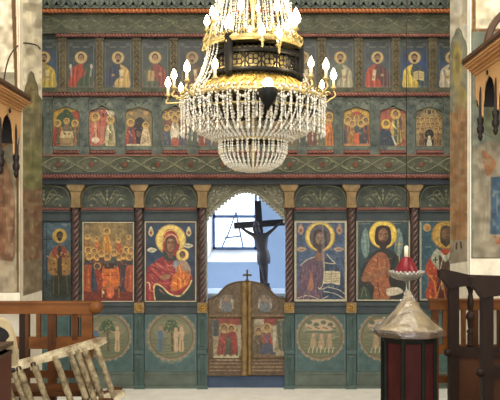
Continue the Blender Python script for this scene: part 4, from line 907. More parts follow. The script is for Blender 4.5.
for _ in range(30):
    u, v = random.uniform(55, 160), random.uniform(190, 360); c.line(q((u, v), (u + random.uniform(4, 16), v + random.uniform(-8, 14))), .7, random.choice([(196, 132, 90), (98, 54, 38), (176, 108, 70), (120, 66, 46)]), .6)
c.line(q((206, 118), (206, 230)), .9, (196, 160, 92), sm=False); c.line(q((190, 130), (222, 130)), .9, (196, 160, 92), sm=False)
c.poly(q((150, 330), (200, 322), (222, 345), (160, 360)), (206, 196, 176), sm=True); c.ell(*q((190, 300))[0], 6, 3, (50, 40, 34)); c.poly(q((30, 330), (60, 325), (80, 372), (30, 372)), (58, 74, 60), sm=True); c.line(q((36, 365), (50, 320), (60, 360)), .7, (120, 130, 90))
c.blotch(.08, 2.4); c.frame(.6, (170, 164, 140), .3, .8); icon(c, 'large icon of a winged bearded figure in brown hide, behind the hanging lamp')
# bishop in red
c = Canvas(420.6, 220.6, 471.6, 299.6, (62, 94, 112), 2.6); c.blotch(.12, 6); q = T(414, 215, 4.45)
c.ell(*q((58, 56))[0], 4, 4, (196, 160, 98)); c.ell(*q((58, 56))[0], 2.4, 2.4, (170, 128, 84)); c.ell(*q((224, 56))[0], 4, 4, (196, 160, 98)); c.line(q((50, 142), (76, 142)), .9, (150, 170, 172), .6)
c.poly(q((60, 378), (66, 290), (50, 245), (66, 200), (100, 165), (140, 150), (180, 165), (214, 200), (230, 245), (214, 290), (220, 378)), (176, 70, 46), sm=True)
hx, hy = q((142, 88))[0]; c.ell(hx, hy, 14.2, 14.2, (204, 164, 78)); c.ring(hx, hy, 13.6, .8, (150, 106, 50)); c.ring(hx, hy, 11.2, .5, (168, 124, 60))
c.poly(q((76, 200), (100, 150), (130, 175), (150, 175), (180, 150), (206, 200), (170, 250), (160, 330), (124, 330), (112, 250)), (168, 172, 158), sm=True); c.poly(q((112, 180), (140, 210), (168, 180), (160, 290), (120, 290)), (84, 62, 50), sm=True)
for _ in range(40): u, v = random.uniform(70, 210), random.uniform(230, 370); c.ell(*q((u, v))[0], .9, 1.2, random.choice([(206, 116, 52), (120, 44, 34), (66, 58, 46), (214, 160, 80)]))
c.poly(q((100, 320), (140, 240), (180, 320), (176, 378), (104, 378)), (92, 44, 34), sm=True); c.line(q((100, 370), (124, 300), (140, 370)), 1, (206, 130, 60)); c.line(q((60, 260), (90, 300), (100, 370)), 1.2, (212, 124, 60))
face(c, *q((142, 92))[0], 5.2, 7.6, (122, 90, 64), (70, 62, 54), 1.5, 1.1); c.line(q((80, 205), (104, 160), (130, 180), (118, 240), (126, 330)), .8, (214, 214, 196), .8); c.line(q((204, 200), (180, 158), (152, 180), (166, 240), (158, 330)), .8, (214, 214, 196), .8)
for u, v in ((96, 200), (186, 200), (142, 250), (142, 300)): c.line(q((u - 10, v), (u + 10, v)), 1, (40, 36, 34), sm=False); c.line(q((u, v - 12), (u, v + 12)), 1, (40, 36, 34), sm=False)
c.poly(q((150, 300), (200, 296), (204, 340), (150, 344)), (196, 150, 70))
c.blotch(.1, 2.4); c.frame(.7, (178, 184, 170), .2, .9); icon(c, 'large icon of a bearded figure in red vestments with white stole by right pillar')

# ------------------------------------------------------------------ sanctuary: altar and crucifix
alt = thing('altar_table', 'altar table with pale cloth just visible behind the royal doors', 'altar', (0, 1.05, 0))
mb = MB(); za = wz(293.5, D + .65)
mb.box(-.75, .75, .65, 1.5, za - .03, za); mb.build('table_top', 'cloth', alt)
mb = MB(); mb.box(-.7, .7, .7, 1.45, 0, za - .03); mb.build('body', 'cloth', alt)
YC = 1.1; dC = D + YC
def C3(px, py, dy=0): return Vector((wx(px, dC), YC + dy, wz(py, dC)))
ang = math.radians(4); base = C3(264, 291); base.z = za
cr = thing('crucifix', 'dark wooden crucifix with carved body standing behind the royal doors', 'crucifix', tuple(base))
s = dC / F
def loc(u, v, dy=0, body=0):   # u,v in photo px along the leaning cross, from its foot
    ca, sa = math.cos(ang), math.sin(ang)
    return (base.x + (u * ca - v * sa) * s, base.y + dy, base.z + (u * sa + v * ca) * s)
def lbox(mb, u0, u1, v0, v1, y0, y1):
    vs = [loc(u, v, y) for y in (y0, y1) for u, v in ((u0, v0), (u1, v0), (u1, v1), (u0, v1))]
    mb.add(vs, [(0, 1, 2, 3), (7, 6, 5, 4), (0, 4, 5, 1), (1, 5, 6, 2), (2, 6, 7, 3), (3, 7, 4, 0)])
mb = MB(); lbox(mb, -3.2, 3.2, .5, 90, 0, .035); mb.build('upright', 'crosswood', cr)
mb = MB(); lbox(mb, -25.5, 25.5, 63.5, 70, -.005, .03); mb.build('crossbar', 'crosswood', cr)
mb = MB(); lbox(mb, -5, 7, 0, 2.6, -.11, .09); lbox(mb, -3.4, 6, 2.6, 7.5, -.10, .035); mb.build('base', 'crosswood', cr)
# carved body: skinned skeleton
J = {'pel': (1.6, 36, -.035, .05), 'bel': (1.3, 43, -.04, .046), 'che': (.8, 51, -.045, .060), 'nek': (-.6, 57, -.05, .026), 'hd1': (-2.2, 60.4, -.066, .032), 'hd2': (-3.2, 65, -.066, .033),
     'shl': (-5.4, 55.6, -.035, .027), 'ell': (-12.4, 59.6, -.03, .020), 'hnl': (-19.2, 65.4, -.022, .014), 'fgl': (-21.4, 66.8, -.02, .010),
     'shr': (6.4, 55.6, -.035, .027), 'elr': (12.4, 59.6, -.03, .020), 'hnr': (19.4, 65.6, -.022, .014), 'fgr': (21.6, 67, -.02, .010),
     'hil': (-.6, 32, -.035, .040), 'knl': (.4, 21, -.06, .030), 'anl': (1.4, 9.5, -.035, .019), 'ftl': (2.0, 5.4, -.06, .017),
     'hir': (3.6, 32, -.035, .040), 'knr': (3.2, 21.6, -.062, .030), 'anr': (2.8, 9.5, -.04, .019), 'ftr': (3.4, 5.4, -.065, .017)}
ks = list(J); off = base
vs = [tuple(Vector(loc(*J[k][:3])) - off) for k in ks]
es = [('pel', 'bel'), ('bel', 'che'), ('che', 'nek'), ('nek', 'hd1'), ('hd1', 'hd2'), ('che', 'shl'), ('shl', 'ell'), ('ell', 'hnl'), ('hnl', 'fgl'), ('che', 'shr'), ('shr', 'elr'), ('elr', 'hnr'), ('hnr', 'fgr'),
      ('pel', 'hil'), ('hil', 'knl'), ('knl', 'anl'), ('anl', 'ftl'), ('pel', 'hir'), ('hir', 'knr'), ('knr', 'anr'), ('anr', 'ftr')]
me = bpy.data.meshes.new('corpus'); me.from_pydata(vs, [(ks.index(a), ks.index(b)) for a, b in es], [])
co = bpy.data.objects.new('carved_body', me); COL.objects.link(co); co.parent = cr; me.materials.append(M['corpus'])
sk = co.modifiers.new('skin', 'SKIN'); sk.use_smooth_shade = True
for i, k in enumerate(ks):
    sv = me.skin_vertices[0].data[i]; sv.radius = (J[k][3] * 1.2, J[k][3] * 1.0); sv.use_root = (k == 'pel')
sb = co.modifiers.new('sub', 'SUBSURF'); sb.levels = 1; sb.render_levels = 2
mb = MB(); mb.smooth = True
n = 14; rings = []
for v, a, b in ((40, 5.6, .065), (36, 6.6, .074), (32, 6.9, .074), (28.5, 6.6, .07), (26.4, 6.0, .062)):
    rings.append([loc(1.7 + a * math.cos(2 * PI * k / n) + .3 * math.sin(k * 3), v + .5 * math.sin(k * 2.1), -.035 + b * math.sin(2 * PI * k / n)) for k in range(n)])
mb.add([p for r in rings for p in r], [(i * n + k, i * n + (k + 1) % n, (i + 1) * n + (k + 1) % n, (i + 1) * n + k) for i in range(4) for k in range(n)])
mb.build('loincloth', 'corpus', co)
mb = MB(); mb.ball(loc(-3.2, 66.2, -.056), .040, 8, 1.0); mb.tube([loc(-5.8, 65, -.06), loc(-6, 61, -.062), loc(-4.8, 57.4, -.06)], .013, 5); mb.build('hair', 'corpus', co)

# ------------------------------------------------------------------ chandelier
d0 = 5.45; sc = d0 / F; cxw = wx(253, d0); cyw = d0 - D
def zc(py): return wz(py, d0)
ch = thing('chandelier', 'large tiered crystal and brass chandelier with lit candle bulbs and dark pierced crown', 'chandelier', (cxw, cyw, zc(171)))
def cyl(r, a, py): # r px, angle from camera direction (deg), py at the axis depth
    t = math.radians(a); return (cxw + r * sc * math.sin(t), cyw - r * sc * math.cos(t), zc(py))
def cl(mb, prof, n=48): mb.lathe([(r * sc, zc(y)) for r, y in prof], (cxw, cyw, 0), n)
mb = MB(); cl(mb, [(1.2, 168), (2.6, 150), (2, 130), (4, 118), (2, 108), (2.6, 95), (5, 88), (3, 80), (2, 60), (3.4, 48), (2, 40), (2, 10), (3.6, 0), (2, -8), (2, -44), (6, -52), (3, -62), (1, -70)], 16); mb.build('central_stem', 'brass', ch)
mb = MB(); mb.tube([(cxw, cyw, zc(-66)), (cxw, cyw, 6.19)], .010, 6); mb.build('suspension_rod', 'wire', ch)
mb = MB(); mb.lathe([(.09, 6.1), (.12, 6.15), (.12, 6.199)], (cxw, cyw, 0), 20); mb.build('ceiling_rose', 'brass', ch)
def ring(rad, y0, y1, tube, m, nm, scal=0):
    mb = MB()
    cl(mb, [(rad - tube, y1), (rad + tube * .4, y1), (rad + tube, (y0 + y1) / 2), (rad + tube * .4, y0), (rad - tube, y0), (rad - tube * 1.2, (y0 + y1) / 2), (rad - tube, y1)], 56)
    for k in range(scal):
        a = 360 / scal * k
        mb.ball(cyl(rad + tube, a, (y0 + y1) / 2), tube * sc * .62, 6)
        mb.tube([cyl(rad + tube, a - 4, y0), cyl(rad + tube + .5, a - 2, y0 - 3.4), cyl(rad + tube, a, y0 - 1), cyl(rad + tube + .5, a + 2, y0 - 3.4), cyl(rad + tube, a + 4, y0)], .0045, 4)
    return mb.build(nm, m, ch)
ring(30, -50, -44, 2.5, 'brass', 'upper_ring', 20)
ring(47, 44, 49.5, 2.2, 'brass', 'middle_ring', 28)
ring(70, 98, 101.5, 2.0, 'brass', 'lower_ring', 40)
ring(33, 139.5, 142.5, 1.8, 'brass', 'basket_ring', 0)
ring(66.5, 111, 112.6, 1, 'brass', 'bead_ring', 0)
# dark pierced crown
def crown():
    mb = MB(); R = 45
    for (y0, y1, t) in ((57, 60.5, 1.6), (75, 79, 1.9)): cl(mb, [(R - t, y1), (R + t, y1), (R + t * 1.2, (y0 + y1) / 2), (R + t, y0), (R - t, y0), (R - t, y1)], 60)
    n = 18
    for k in range(n):
        a = 360 / n * k
        for q in range(4):
            t = math.radians(q * 90 + 45); ca, cy_ = a + math.degrees(3.4 * math.cos(t) / R), 67.7 + 3.4 * math.sin(t)
            mb.tube([cyl(R, ca + math.degrees(2.6 * math.cos(w) / R), cy_ + 2.6 * math.sin(w)) for w in np.linspace(0, 2 * PI, 9)[:-1]], .0042, 4, closed=True)
        mb.ball(cyl(R, a, 67.7), .009, 6); mb.tube([cyl(R, a + 10, 60), cyl(R, a + 10, 76)], .006, 5)
        mb.tube([cyl(R, a + 4, 60), cyl(R, a + 10, 67.7), cyl(R, a + 4, 75.5)], .0045, 4); mb.tube([cyl(R, a + 16, 60), cyl(R, a + 10, 67.7), cyl(R, a + 16, 75.5)], .0045, 4)
    for k in range(54):
        a = 360 / 54 * k; mb.ball(cyl(R, a, 55.6), .007, 5, 1.6); mb.ball(cyl(R, a, 80.2), .0075, 5, 1.3)
    o = mb.build('pierced_crown', 'bronze', ch)
    mb = MB(); cl(mb, [(39, 82), (38.5, 70), (38, 54), (37.4, 54), (38, 70), (38.4, 82)], 48); mb.build('inner_drum', 'brass', ch)  # drum added inside; its gold stands for light showing through the crown
    return o
crown()
for a in (-30, 88, 208):
    mb = MB(); p = cyl(46.5, a, 0)
    prof = [(.3, 84), (2.2, 82), (3.4, 80), (4.4, 77), (3.6, 74.5), (4.3, 72), (4.3, 50), (3.6, 48), (4.6, 46), (3, 43), (1.6, 41), (2.2, 39), (.4, 36)]
    mb.lathe([(r * sc, zc(y)) for r, y in prof], (p[0], p[1], 0), 12); mb.build('crown_post', 'bronze', ch)
mb = MB(); cl(mb, [(41, 80), (46, 85), (52, 90), (57, 95.5), (57, 97), (51, 92), (45, 87), (40, 82)], 56)
for k in range(28):
    a = 360 / 28 * k
    mb.tube([cyl(42, a, 81), cyl(48, a + 3, 86), cyl(53, a - 2, 91), cyl(58, a, 96)], [.006, .011, .010, .004], 5); mb.ball(cyl(50, a + 6, 88.5), .012, 6)
mb.build('gilt_bowl', 'goldbowl', ch)
mb = MB()
for k in range(20):
    a = 18 * k; mb.tube([cyl(46, a, 46), cyl(49, a + 3, 41), cyl(47, a + 7, 38), cyl(45, a + 4, 42)], .005, 4); mb.ball(cyl(47, a + 9, 41), .010, 6)
cl(mb, [(45, 47), (46.6, 47), (46.6, 44), (45, 44), (45, 47)], 48); mb.build('leaf_cresting', 'goldbowl', ch)
# candles
def candle(px, py, near, tier, size=1.0):
    d = d0 - near; b = Vector((wx(px, d), d - D, wz(py, d)))
    rad = math.hypot(b.x - cxw, b.y - cyw); t = math.atan2(b.x - cxw, -(b.y - cyw))
    hB = .035 * size; rB = .0195 * size; base = b.z - hB
    slv = .03 if tier else .055
    mb = MB(); mb.lathe([(.0095, base - slv), (.0085, base - .004), (.006, base)], (b.x, b.y, 0), 10); cnd = mb.build('candle', 'candle', ch)
    mb = MB(); mb.lathe([(1e-5, base - .004), (.007, base), (rB * .85, base + hB * .35), (rB, base + hB * .75), (rB * .75, base + hB * 1.25), (rB * .3, base + hB * 1.75), (1e-5, base + hB * 2.05)], (b.x, b.y, 0), 12); mb.build('bulb', 'bulb', cnd)
    cb = base - slv
    mb = MB(); mb.lathe([(.003, cb - .020), (.005, cb - .016), (.007, cb - .011), (.014, cb - .004), (.020, cb), (.020, cb + .004), (.011, cb + .006), (.013, cb + .014)], (b.x, b.y, 0), 14); mb.build('drip_cup', 'brass', cnd)
    R0 = {0: 68, 1: 46, 2: 30}[tier]; zr = {0: zc(99), 1: zc(47), 2: zc(-46)}[tier]
    st = Vector((cxw + R0 * sc * math.sin(t), cyw - R0 * sc * math.cos(t), zr)); en = Vector((b.x, b.y, cb - .018))
    if tier == 2: st = Vector((cxw + 3 * sc * math.sin(t), cyw - 3 * sc * math.cos(t), zc(20))); 
    out = Vector((math.sin(t), -math.cos(t), 0)); pts = [st, st + out * .03 + Vector((0, 0, -.025)), st.lerp(en, .5) + out * .02 + Vector((0, 0, -.03)), en + out * .012 + Vector((0, 0, -.03)), en]
    mb = MB(); mb.tube(smooth_open([tuple(p) for p in pts], 5), .0062, 6)
    m_ = st.lerp(en, .5); mb.tube([tuple(m_ + Vector((0, 0, .004)) + out * .02 * math.cos(w) * (1 - w / 7) + Vector((0, 0, .02 * math.sin(w) * (1 - w / 7)))) for w in np.linspace(0, 5, 10)], .0045, 5)
    mb.build('arm', 'brass', ch)
    return b
low = [(168, 82, .02, 1.0), (174, 74, .2, 1.0), (181, 87, -.26, .95), (187, 66, .33, 1.1), (215, 63, .46, 1.05), (311, 62, .42, 1.0), (326, 64, .26, 1.1), (333.5, 74, .03, 1.1), (322, 84, -.28, .9), (288, 92, -.46, .9), (205, 90, -.42, .9), (240, 93, -.5, .9), (304, 90, -.4, .9)]
upp = [(207, 20, .0, 1.05), (212.5, 11, .16, 1.0), (229, 22, .26, 1.55), (262, 29, .31, 1.1), (278, 33, .26, 1.4), (287, 25, -.2, 1.1), (296, 16, .12, 1.6), (250, 30, -.3, .9)]
top = [(241, 4, .08, 1.2), (277, 5, .06, 1.2), (258, 7, .12, .8)]
for a in low: candle(*a[:3], 0, a[3])
for a in upp: candle(*a[:3], 1, a[3])
for a in top: candle(*a[:3], 2, a[3])
# front acorn lamp with a bulb
b = P(268, 88, (d0 - .5) - D); mb = MB(); z = b[2]; u = (d0 - .5) / F
mb.lathe([(r * u, z - h * u) for r, h in ((.4, 23), (1.2, 20.5), (3, 18), (7.5, 12), (9.6, 6), (9.9, 2), (8.6, 0), (6, -.8), (2, -1))], (b[0], b[1], 0), 20); cup = mb.build('acorn_lamp', 'bronze', ch)
mb = MB(); mb.ball((b[0], b[1], z + 5 * u), 5 * u, 12, 1.05); mb.build('bulb', 'bulb', cup)
mb = MB(); st = cyl(68, math.degrees(math.atan2(b[0] - cxw, -(b[1] - cyw))), 99); mb.tube(smooth_open([st, (b[0], b[1] + .02, z - 20 * u), (b[0], b[1], z - 14 * u)], 5), .006, 6); mb.build('arm', 'brass', ch)
# crystal strands
def strand(path, r, name, gap=1.05, taper=None, copies=1, first=0.0, drop=True, jit=0):
    """beads along a path of (radius px, photo y); copies share the mesh and turn about the axis"""
    pts = smooth_open(path, 8); pts = [(p[0] * sc, zc(p[1]) - zc(171)) for p in pts]
    mb = MB(); acc = 0; last = pts[0]; i = 0
    seg = [(pts[0], 0)]; L = [0]
    for p in pts[1:]: L.append(L[-1] + math.hypot(p[0] - last[0], p[1] - last[1])); last = p
    t = 0; k = 0
    while t < L[-1]:
        j = max(i for i in range(len(L)) if L[i] <= t); j = min(j, len(L) - 2); f = (t - L[j]) / (L[j + 1] - L[j] + 1e-9)
        R_ = pts[j][0] + (pts[j + 1][0] - pts[j][0]) * f; Z_ = pts[j][1] + (pts[j + 1][1] - pts[j][1]) * f
        rr = r * (1.0 if k % 4 else 1.35); mb.octa((0, -R_, Z_), rr, rr * 1.25); t += rr * 2.1 * gap; k += 1
    if drop: mb.octa((0, -pts[-1][0], pts[-1][1] - r * 1.6), r * 1.3, r * 3.2)
    me_o = None
    for q in range(copies):
        if me_o is None:
            mb2 = mb; o = MB.build(mb2, name, 'crystal', None); o.parent = ch; me_o = o
        else:
            o = me_o.copy(); COL.objects.link(o); o.parent = ch
        o.rotation_euler = (0, 0, math.radians(first + 360 / copies * q))
basket = [(69.5, 101), (69.5, 108), (67, 118), (61, 127), (51, 134.5), (41, 138.5), (34, 140)]
strand(basket, .0088, 'crystal_strand', copies=60, drop=False)
strand([(34, 142), (34, 150), (31.5, 158), (26, 165), (17, 169.5), (5, 171)], .0078, 'basket_strand', copies=40, drop=False)
strand([(71.5, 100), (71.5, 133)], .0068, 'crystal_pendant', copies=44, first=5)
strand([(57, 93), (64, 95), (70, 99)], .0085, 'spoke_strand', copies=56, drop=False, first=2)
strand([(58, 97), (57, 112), (50, 124)], .0085, 'inner_strand', copies=48, drop=False, first=2)
strand([(66, 113), (66, 122)], .006, 'short_pendant', copies=30, first=3)
strand([(30, -46), (31, -25), (34, 0), (39, 22), (45, 42)], .0075, 'upper_strand', copies=40, drop=False)
strand([(38, 4), (38, 34)], .0065, 'upper_pendant', copies=18, first=7)
strand([(46, 50), (46, 54), (50, 68), (57, 84), (69, 98)], .007, 'swag_strand', copies=1, first=-48, drop=False)
for a in (-56, -64, -72, -80, -88, -100, -112, 98, 106, 114, 124, 136, 150, 165, 180, -165, -150, -135): strand_src = [o for o in ch.children if o.name.startswith('swag_strand')][0]; o = strand_src.copy(); COL.objects.link(o); o.parent = ch; o.rotation_euler = (0, 0, math.radians(a))
strand([(33, 142), (33, 150)], .007, 'drop_pendant', copies=24, first=4)
g = MB()
for k in range(24):
    for t in np.linspace(0, 1, 9)[:-1]: g.octa(cyl(72.5, 15 * (k + t), 99.5 + 8 * math.sin(PI * t)), .0085, .0105)
g.build('ring_garland', 'crystal', ch)

# ------------------------------------------------------------------ wooden canopies on the pillars
def canopy(side, Xt, Xp, ze, label, crest):
    o = thing('wall_canopy', label, 'canopy', (Xp, YP, ze)); o['kind'] = 'thing'
    Yf, Yn = YP, YP - 1.25; sg = side
    def xs(v): return Xp + sg * v        # outwards from the nave axis
    ov = abs(Xp - Xt)
    mb = MB(); mb.box(xs(-ov), xs(.8), Yn - ov, Yf, ze - .016, ze + .012); mb.box(xs(-ov * .93), xs(.8), Yn - ov, Yf, ze - .03, ze - .016); mb.build('cornice_board', 'eave', o)
    mb = MB()
    for k, (o_, z0, z1) in enumerate(((.86, -.045, -.03), (.72, -.06, -.045), (.5, -.078, -.06), (.26, -.094, -.078), (.12, -.115, -.094))): mb.box(xs(-ov * o_), xs(.8), Yn - ov * o_, Yf, ze + z0, ze + z1)
    mb.build('cornice_moulding', 'midwood', o)
    zp = ze - .48; pts = [(Yf, ze - .11)]
    cs = [YP - .16 - .4 * k for k in range(3)]
    pts += [(Yf, zp + .18), (YP - .06, zp + .16), (YP - .10, zp + .09), (YP - .12, zp + .02)]
    for c0 in [YP + .04 - .2] + []: pass
    ctr = [YP - .36 - .4 * k for k in range(3)]
    pts += [(YP - .15, zp)]
    for c0 in ctr:
        pts += [(c0 + .17, zp + .02), (c0 + .165, zp + .10), (c0 + .145, zp + .14), (c0 + .14, zp + .2), (c0 + .10, zp + .26), (c0, zp + .31), (c0 - .10, zp + .26), (c0 - .14, zp + .2), (c0 - .145, zp + .14), (c0 - .165, zp + .10), (c0 - .17, zp + .02), (c0 - .2, zp)]
    pts += [(Yn, zp + .02), (Yn, ze - .11)]
    mb = MB(); mb.prism(pts, 'x', xs(0), xs(.010)); mb.build('scalloped_panel', 'lightwood', o)
    for k in range(4):
        yy = YP - .16 - .4 * k; mb = MB()
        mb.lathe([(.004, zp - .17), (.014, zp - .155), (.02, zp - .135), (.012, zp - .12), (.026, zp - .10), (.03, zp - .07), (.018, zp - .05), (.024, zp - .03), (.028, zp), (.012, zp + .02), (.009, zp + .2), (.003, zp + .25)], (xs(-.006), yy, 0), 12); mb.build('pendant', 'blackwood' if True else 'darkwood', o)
    for k in range(3):
        mb = MB(); mb.lathe([(.02, 0), (.02, .004), (.012, .008)], (xs(-.0085), ctr[k] + .02, ze - .15), 10, axis='x'); mb.build('boss', 'blackwood', o)
    mb = MB(); mb.box(xs(.05), xs(.8), Yn, Yf, ze - .13, ze - .115); mb.build('soffit', 'blackwood', o)  # near-black colour holds the shade under the canopy
    mb = MB(); mb.box(xs(.3), xs(.34), Yn + .02, Yf, zp + .08, ze - .13); mb.build('inner_board', 'blackwood', o)  # dark board, shade inside the canopy put into its colour
    mb = MB(); mb.box(xs(.012), xs(.8), Yf - .03, Yf - .002, zp + .12, ze - .13); mb.build('back_board', 'blackwood', o)  # board added so the arches look into painted shade
    mb = MB(); mb.box(xs(.74), xs(.8), Yn, Yf, zp, ze - .13); mb.build('side_panel', 'darkpanel', o)
    if crest:
        c0x, c0z, R = xs(.21), ze + .012, .34
        outer = [(c0x - sg * R * math.cos(t) * .72, c0z + R * math.sin(t)) for t in np.linspace(0, PI, 25)]; inner = [(c0x - sg * (R - .045) * math.cos(t) * .72, c0z + (R - .045) * math.sin(t)) for t in np.linspace(PI, 0, 25)]
        mb = MB(); mb.prism(outer + inner, 'y', YP - .40, YP - .33); mb.build('arched_crest', 'eave', o)
        in2 = [(c0x - sg * (R - .06) * math.cos(t) * .72, c0z + (R - .06) * math.sin(t)) for t in np.linspace(PI, 0, 25)]
        mb = MB(); mb.prism([(x_, z_) for x_, z_ in inner[::-1]] + in2, 'y', YP - .39, YP - .34); mb.build('crest_lining', 'blackwood', o)
    return o
canopy(1, wx(463, 6.55), wx(479, 6.5), wz(60.5, 6.55), 'wooden canopy with arched crest and hanging pendants on the right pillar', True)
lc = canopy(-1, wx(30, 6.55), wx(17.5, 6.5), wz(97, 6.55), 'low wooden canopy with scalloped edge and wire hoop on the left pillar', False)
mb = MB(); mb.tube(smooth_open([(wx(4, 6.4), 6.4 - D, wz(90, 6.4)), (wx(4.5, 6.4), 6.4 - D, wz(76, 6.4)), (wx(9, 6.5), 6.5 - D, wz(58, 6.5)), (wx(17, 6.6), 6.58 - D, wz(47, 6.58)), (wx(27, 6.8), 6.7 - D, wz(43, 6.7)), (wx(36, 6.9), 6.9 - D, wz(45, 6.9)), (XL + .01, 7.2 - D, wz(49, 7.2))], 6), .006, 6); mb.build('wire_hoop', 'wire', lc)

# ------------------------------------------------------------------ orange-brown stalls
def stall(x0, x1, posts, d, name, label, end_px=None, seat=None, toprail=(303.5, 314), midrail=(337, 349), wide=None, yr=None):
    Yf = d - D; o = thing(name, label, 'stall', (wx((x0 + x1) / 2, d), Yf, FZ))
    mb = MB(); mb.pbox(x0, toprail[0], x1, toprail[1], Yf - .02, Yf + .05); mb.pbox(x0, toprail[0] - 1.6, x1, toprail[0], Yf - .035, Yf + .065)
    if end_px:
        a = P(end_px, (toprail[0] + toprail[1]) / 2 - 1.5, Yf); r = 6.2 * d / F
        mb.lathe([(r * .8, -.045), (r, -.035), (r, .07), (r * .8, .08)], (a[0], Yf, a[2]), 20, axis='y')
    mb.build('top_rail', 'orangewood', o)
    for p0, p1, m_, yb in posts:
        mb = MB(); a = P(p0, 300, Yf); b = P(p1, 300, Yf); mb.box(a[0], b[0], Yf - .012, Yf + .04, FZ if yb is None else wz(yb, d), wz(toprail[1] - 1, d)); mb.build('post', m_, o)
    mb = MB(); mb.pbox(x0, midrail[0], x1, midrail[1], Yf - .008, Yf + .035); mb.build('middle_rail', 'orangewood', o)
    mb = MB(); mb.pbox(x0, midrail[1] + 22, x1, midrail[1] + 29, Yf - .008, Yf + .035); mb.build('lower_rail', 'brownwood', o)
    return o
st = stall(-40, 96, [(-30, -22, 'brownwood', None), (19.5, 25.5, 'darkwood', None), (25.5, 29, 'brownwood', None), (36.5, 40.5, 'orangewood', 340), (48, 56, 'brownwood', None), (72, 78, 'brownwood', 340), (82, 92.5, 'orangewood', None)], 6.3,
     'wooden_stall', 'orange-brown wooden stall with open back behind the paint-splashed ladder', end_px=96)
mb = MB(); Yf = 6.3 - D
pts = smooth_open([(57, 316), (60, 315), (68, 314), (76, 315), (79.5, 317)], 4)
mb.pprism([(56, 312)] + [(x, y + 1.2) for x, y in pts] + [(83, 312)], Yf - .006, Yf + .03); mb.build('arched_header', 'orangewood', st)
LZ = .485
mb = MB(); mb.box(wx(-40, 6.3), wx(97, 6.3), 5.95 - D, 6.3 - D - .012, LZ - .035, LZ); mb.build('seat', 'brownwood', st)
mb = MB(); mb.box(wx(100, 5.9), wx(114, 5.9), 5.84 - D, 6.3 - D, LZ - .06, LZ - .03); mb.box(wx(96, 6.3), wx(112, 6.3), 6.24 - D, 6.3 - D, LZ - .10, LZ - .06); mb.build('bracket', 'brownwood', st)
for px in (-20, 90):
    mb = MB(); mb.box(wx(px, 6.0), wx(px + 6, 6.0), 5.98 - D, 6.04 - D, FZ, LZ - .035); mb.build('leg', 'brownwood', st)
st2 = stall(430, 520, [(432, 438.5, 'brownwood', None), (443, 447, 'orangewood', 348), (462, 465.5, 'orangewood', 348), (472, 478, 'brownwood', None), (498, 505, 'brownwood', None)], 6.45, 'wooden_stall', 'orange-brown stall of open rails at the right pillar behind dark choir stalls', toprail=(301, 310), midrail=(345, 354))

# ------------------------------------------------------------------ dark choir stalls at right
cs = thing('choir_stall', 'dark brown high-armed choir stalls with turned spindles at far right', 'choir stall', (1.75, 5.8 - D, FZ))
def partition(d, xf):
    Y = d - D; k = 6.2 / d; X = lambda v: xf + v; th = .07
    zt = CH - 42 * 6.2 / F      # arm top
    prof = [(-.075, zt + .012), (-.04, zt + .022), (.05, zt + .004), (.16, zt - .022), (.42, zt - .03), (.42, zt - .10), (.10, zt - .105), (.0, zt - .12), (-.03, zt - .075), (-.07, zt - .04)]
    mb = MB(); mb.prism([(X(a), b) for a, b in prof], 'y', Y - .06, Y + .06); mb.build('arm', 'darkwood', cs)
    mb = MB(); mb.box(X(0), X(.072), Y - .035, Y + .035, FZ, zt - .1)
    mb.box(X(-.008), X(.08), Y - .042, Y + .042, zt - .62, zt - .58); mb.build('post', 'darkwood', cs)
    mb = MB(); z0, z1 = zt - .56, zt - .1; n = 28; pr = []
    for i in range(n + 1):
        t = i / n; r = .016 + .009 * abs(math.sin(t * PI * 3.5)) + (.012 if abs(t - .5) < .05 or abs(t - .25) < .03 else 0) + (.008 if t < .05 or t > .95 else 0); pr.append((r, z0 + (z1 - z0) * t))
    mb.lathe(pr, (X(.165), Y, 0), 12); mb.build('spindle', 'darkwood', cs)
    mb = MB(); mb.box(X(.07), X(.45), Y - .03, Y + .03, zt - .64, zt - .56); mb.build('rail', 'darkwood', cs)
    mb = MB(); mb.box(X(.07), X(.45), Y - .018, Y + .018, FZ + .05, zt - .64); mb.build('panel', 'darkpanel', cs)
    mb = MB(); mb.box(X(.40), X(.47), Y - .035, Y + .035, FZ, zt - .1); mb.build('rear_post', 'darkwood', cs)
    mb = MB(); mb.ball((X(-.012), Y - .03, zt - .60), .03, 8); mb.build('knob', 'darkwood', cs)
XF = wx(448.5, 6.2)
partition(6.2, XF); partition(5.33, XF); partition(4.46, XF)
mb = MB(); mb.box(XF + .08, XF + .4, 4.46 - D, 6.2 - D, .30, .33); mb.build('seat', 'darkwood', cs)

# ------------------------------------------------------------------ octagonal pedestal with wrapped lid
df = 4.8; xc_, yc_ = wx(408.5, df), df - D; u = df / F
ft = thing('octagonal_pedestal', 'maroon octagonal pedestal with pyramid lid wrapped in clear plastic', 'pedestal', (xc_, yc_, FZ))
def octring(r, z, n=8, ph=PI / 8): return [(xc_ + r * math.cos(2 * PI * k / n + ph), yc_ + r * math.sin(2 * PI * k / n + ph), z) for k in range(n)]
def octstack(mb, prof, n=8):
    vs = [p for r, z in prof for p in octring(r, z, n)]; fs = [(i * n + k, i * n + (k + 1) % n, (i + 1) * n + (k + 1) % n, (i + 1) * n + k) for i in range(len(prof) - 1) for k in range(n)]
    fs += [tuple(range(n - 1, -1, -1)), tuple(range((len(prof) - 1) * n, len(prof) * n))]; mb.add(vs, fs)
zl = wz(336, df)
mb = MB(); mb.mi = 0; octstack(mb, [(25.5 * u, FZ), (25.5 * u, zl)])
pd = mb.build('body', 'maroon', ft)
mb = MB()
for k in range(8):
    a = 2 * PI * k / 8 + PI / 8; p = (xc_ + 26 * u * math.cos(a), yc_ + 26 * u * math.sin(a)); mb.lathe([(.013, FZ), (.013, zl)], (p[0], p[1], 0), 8, smooth=False)
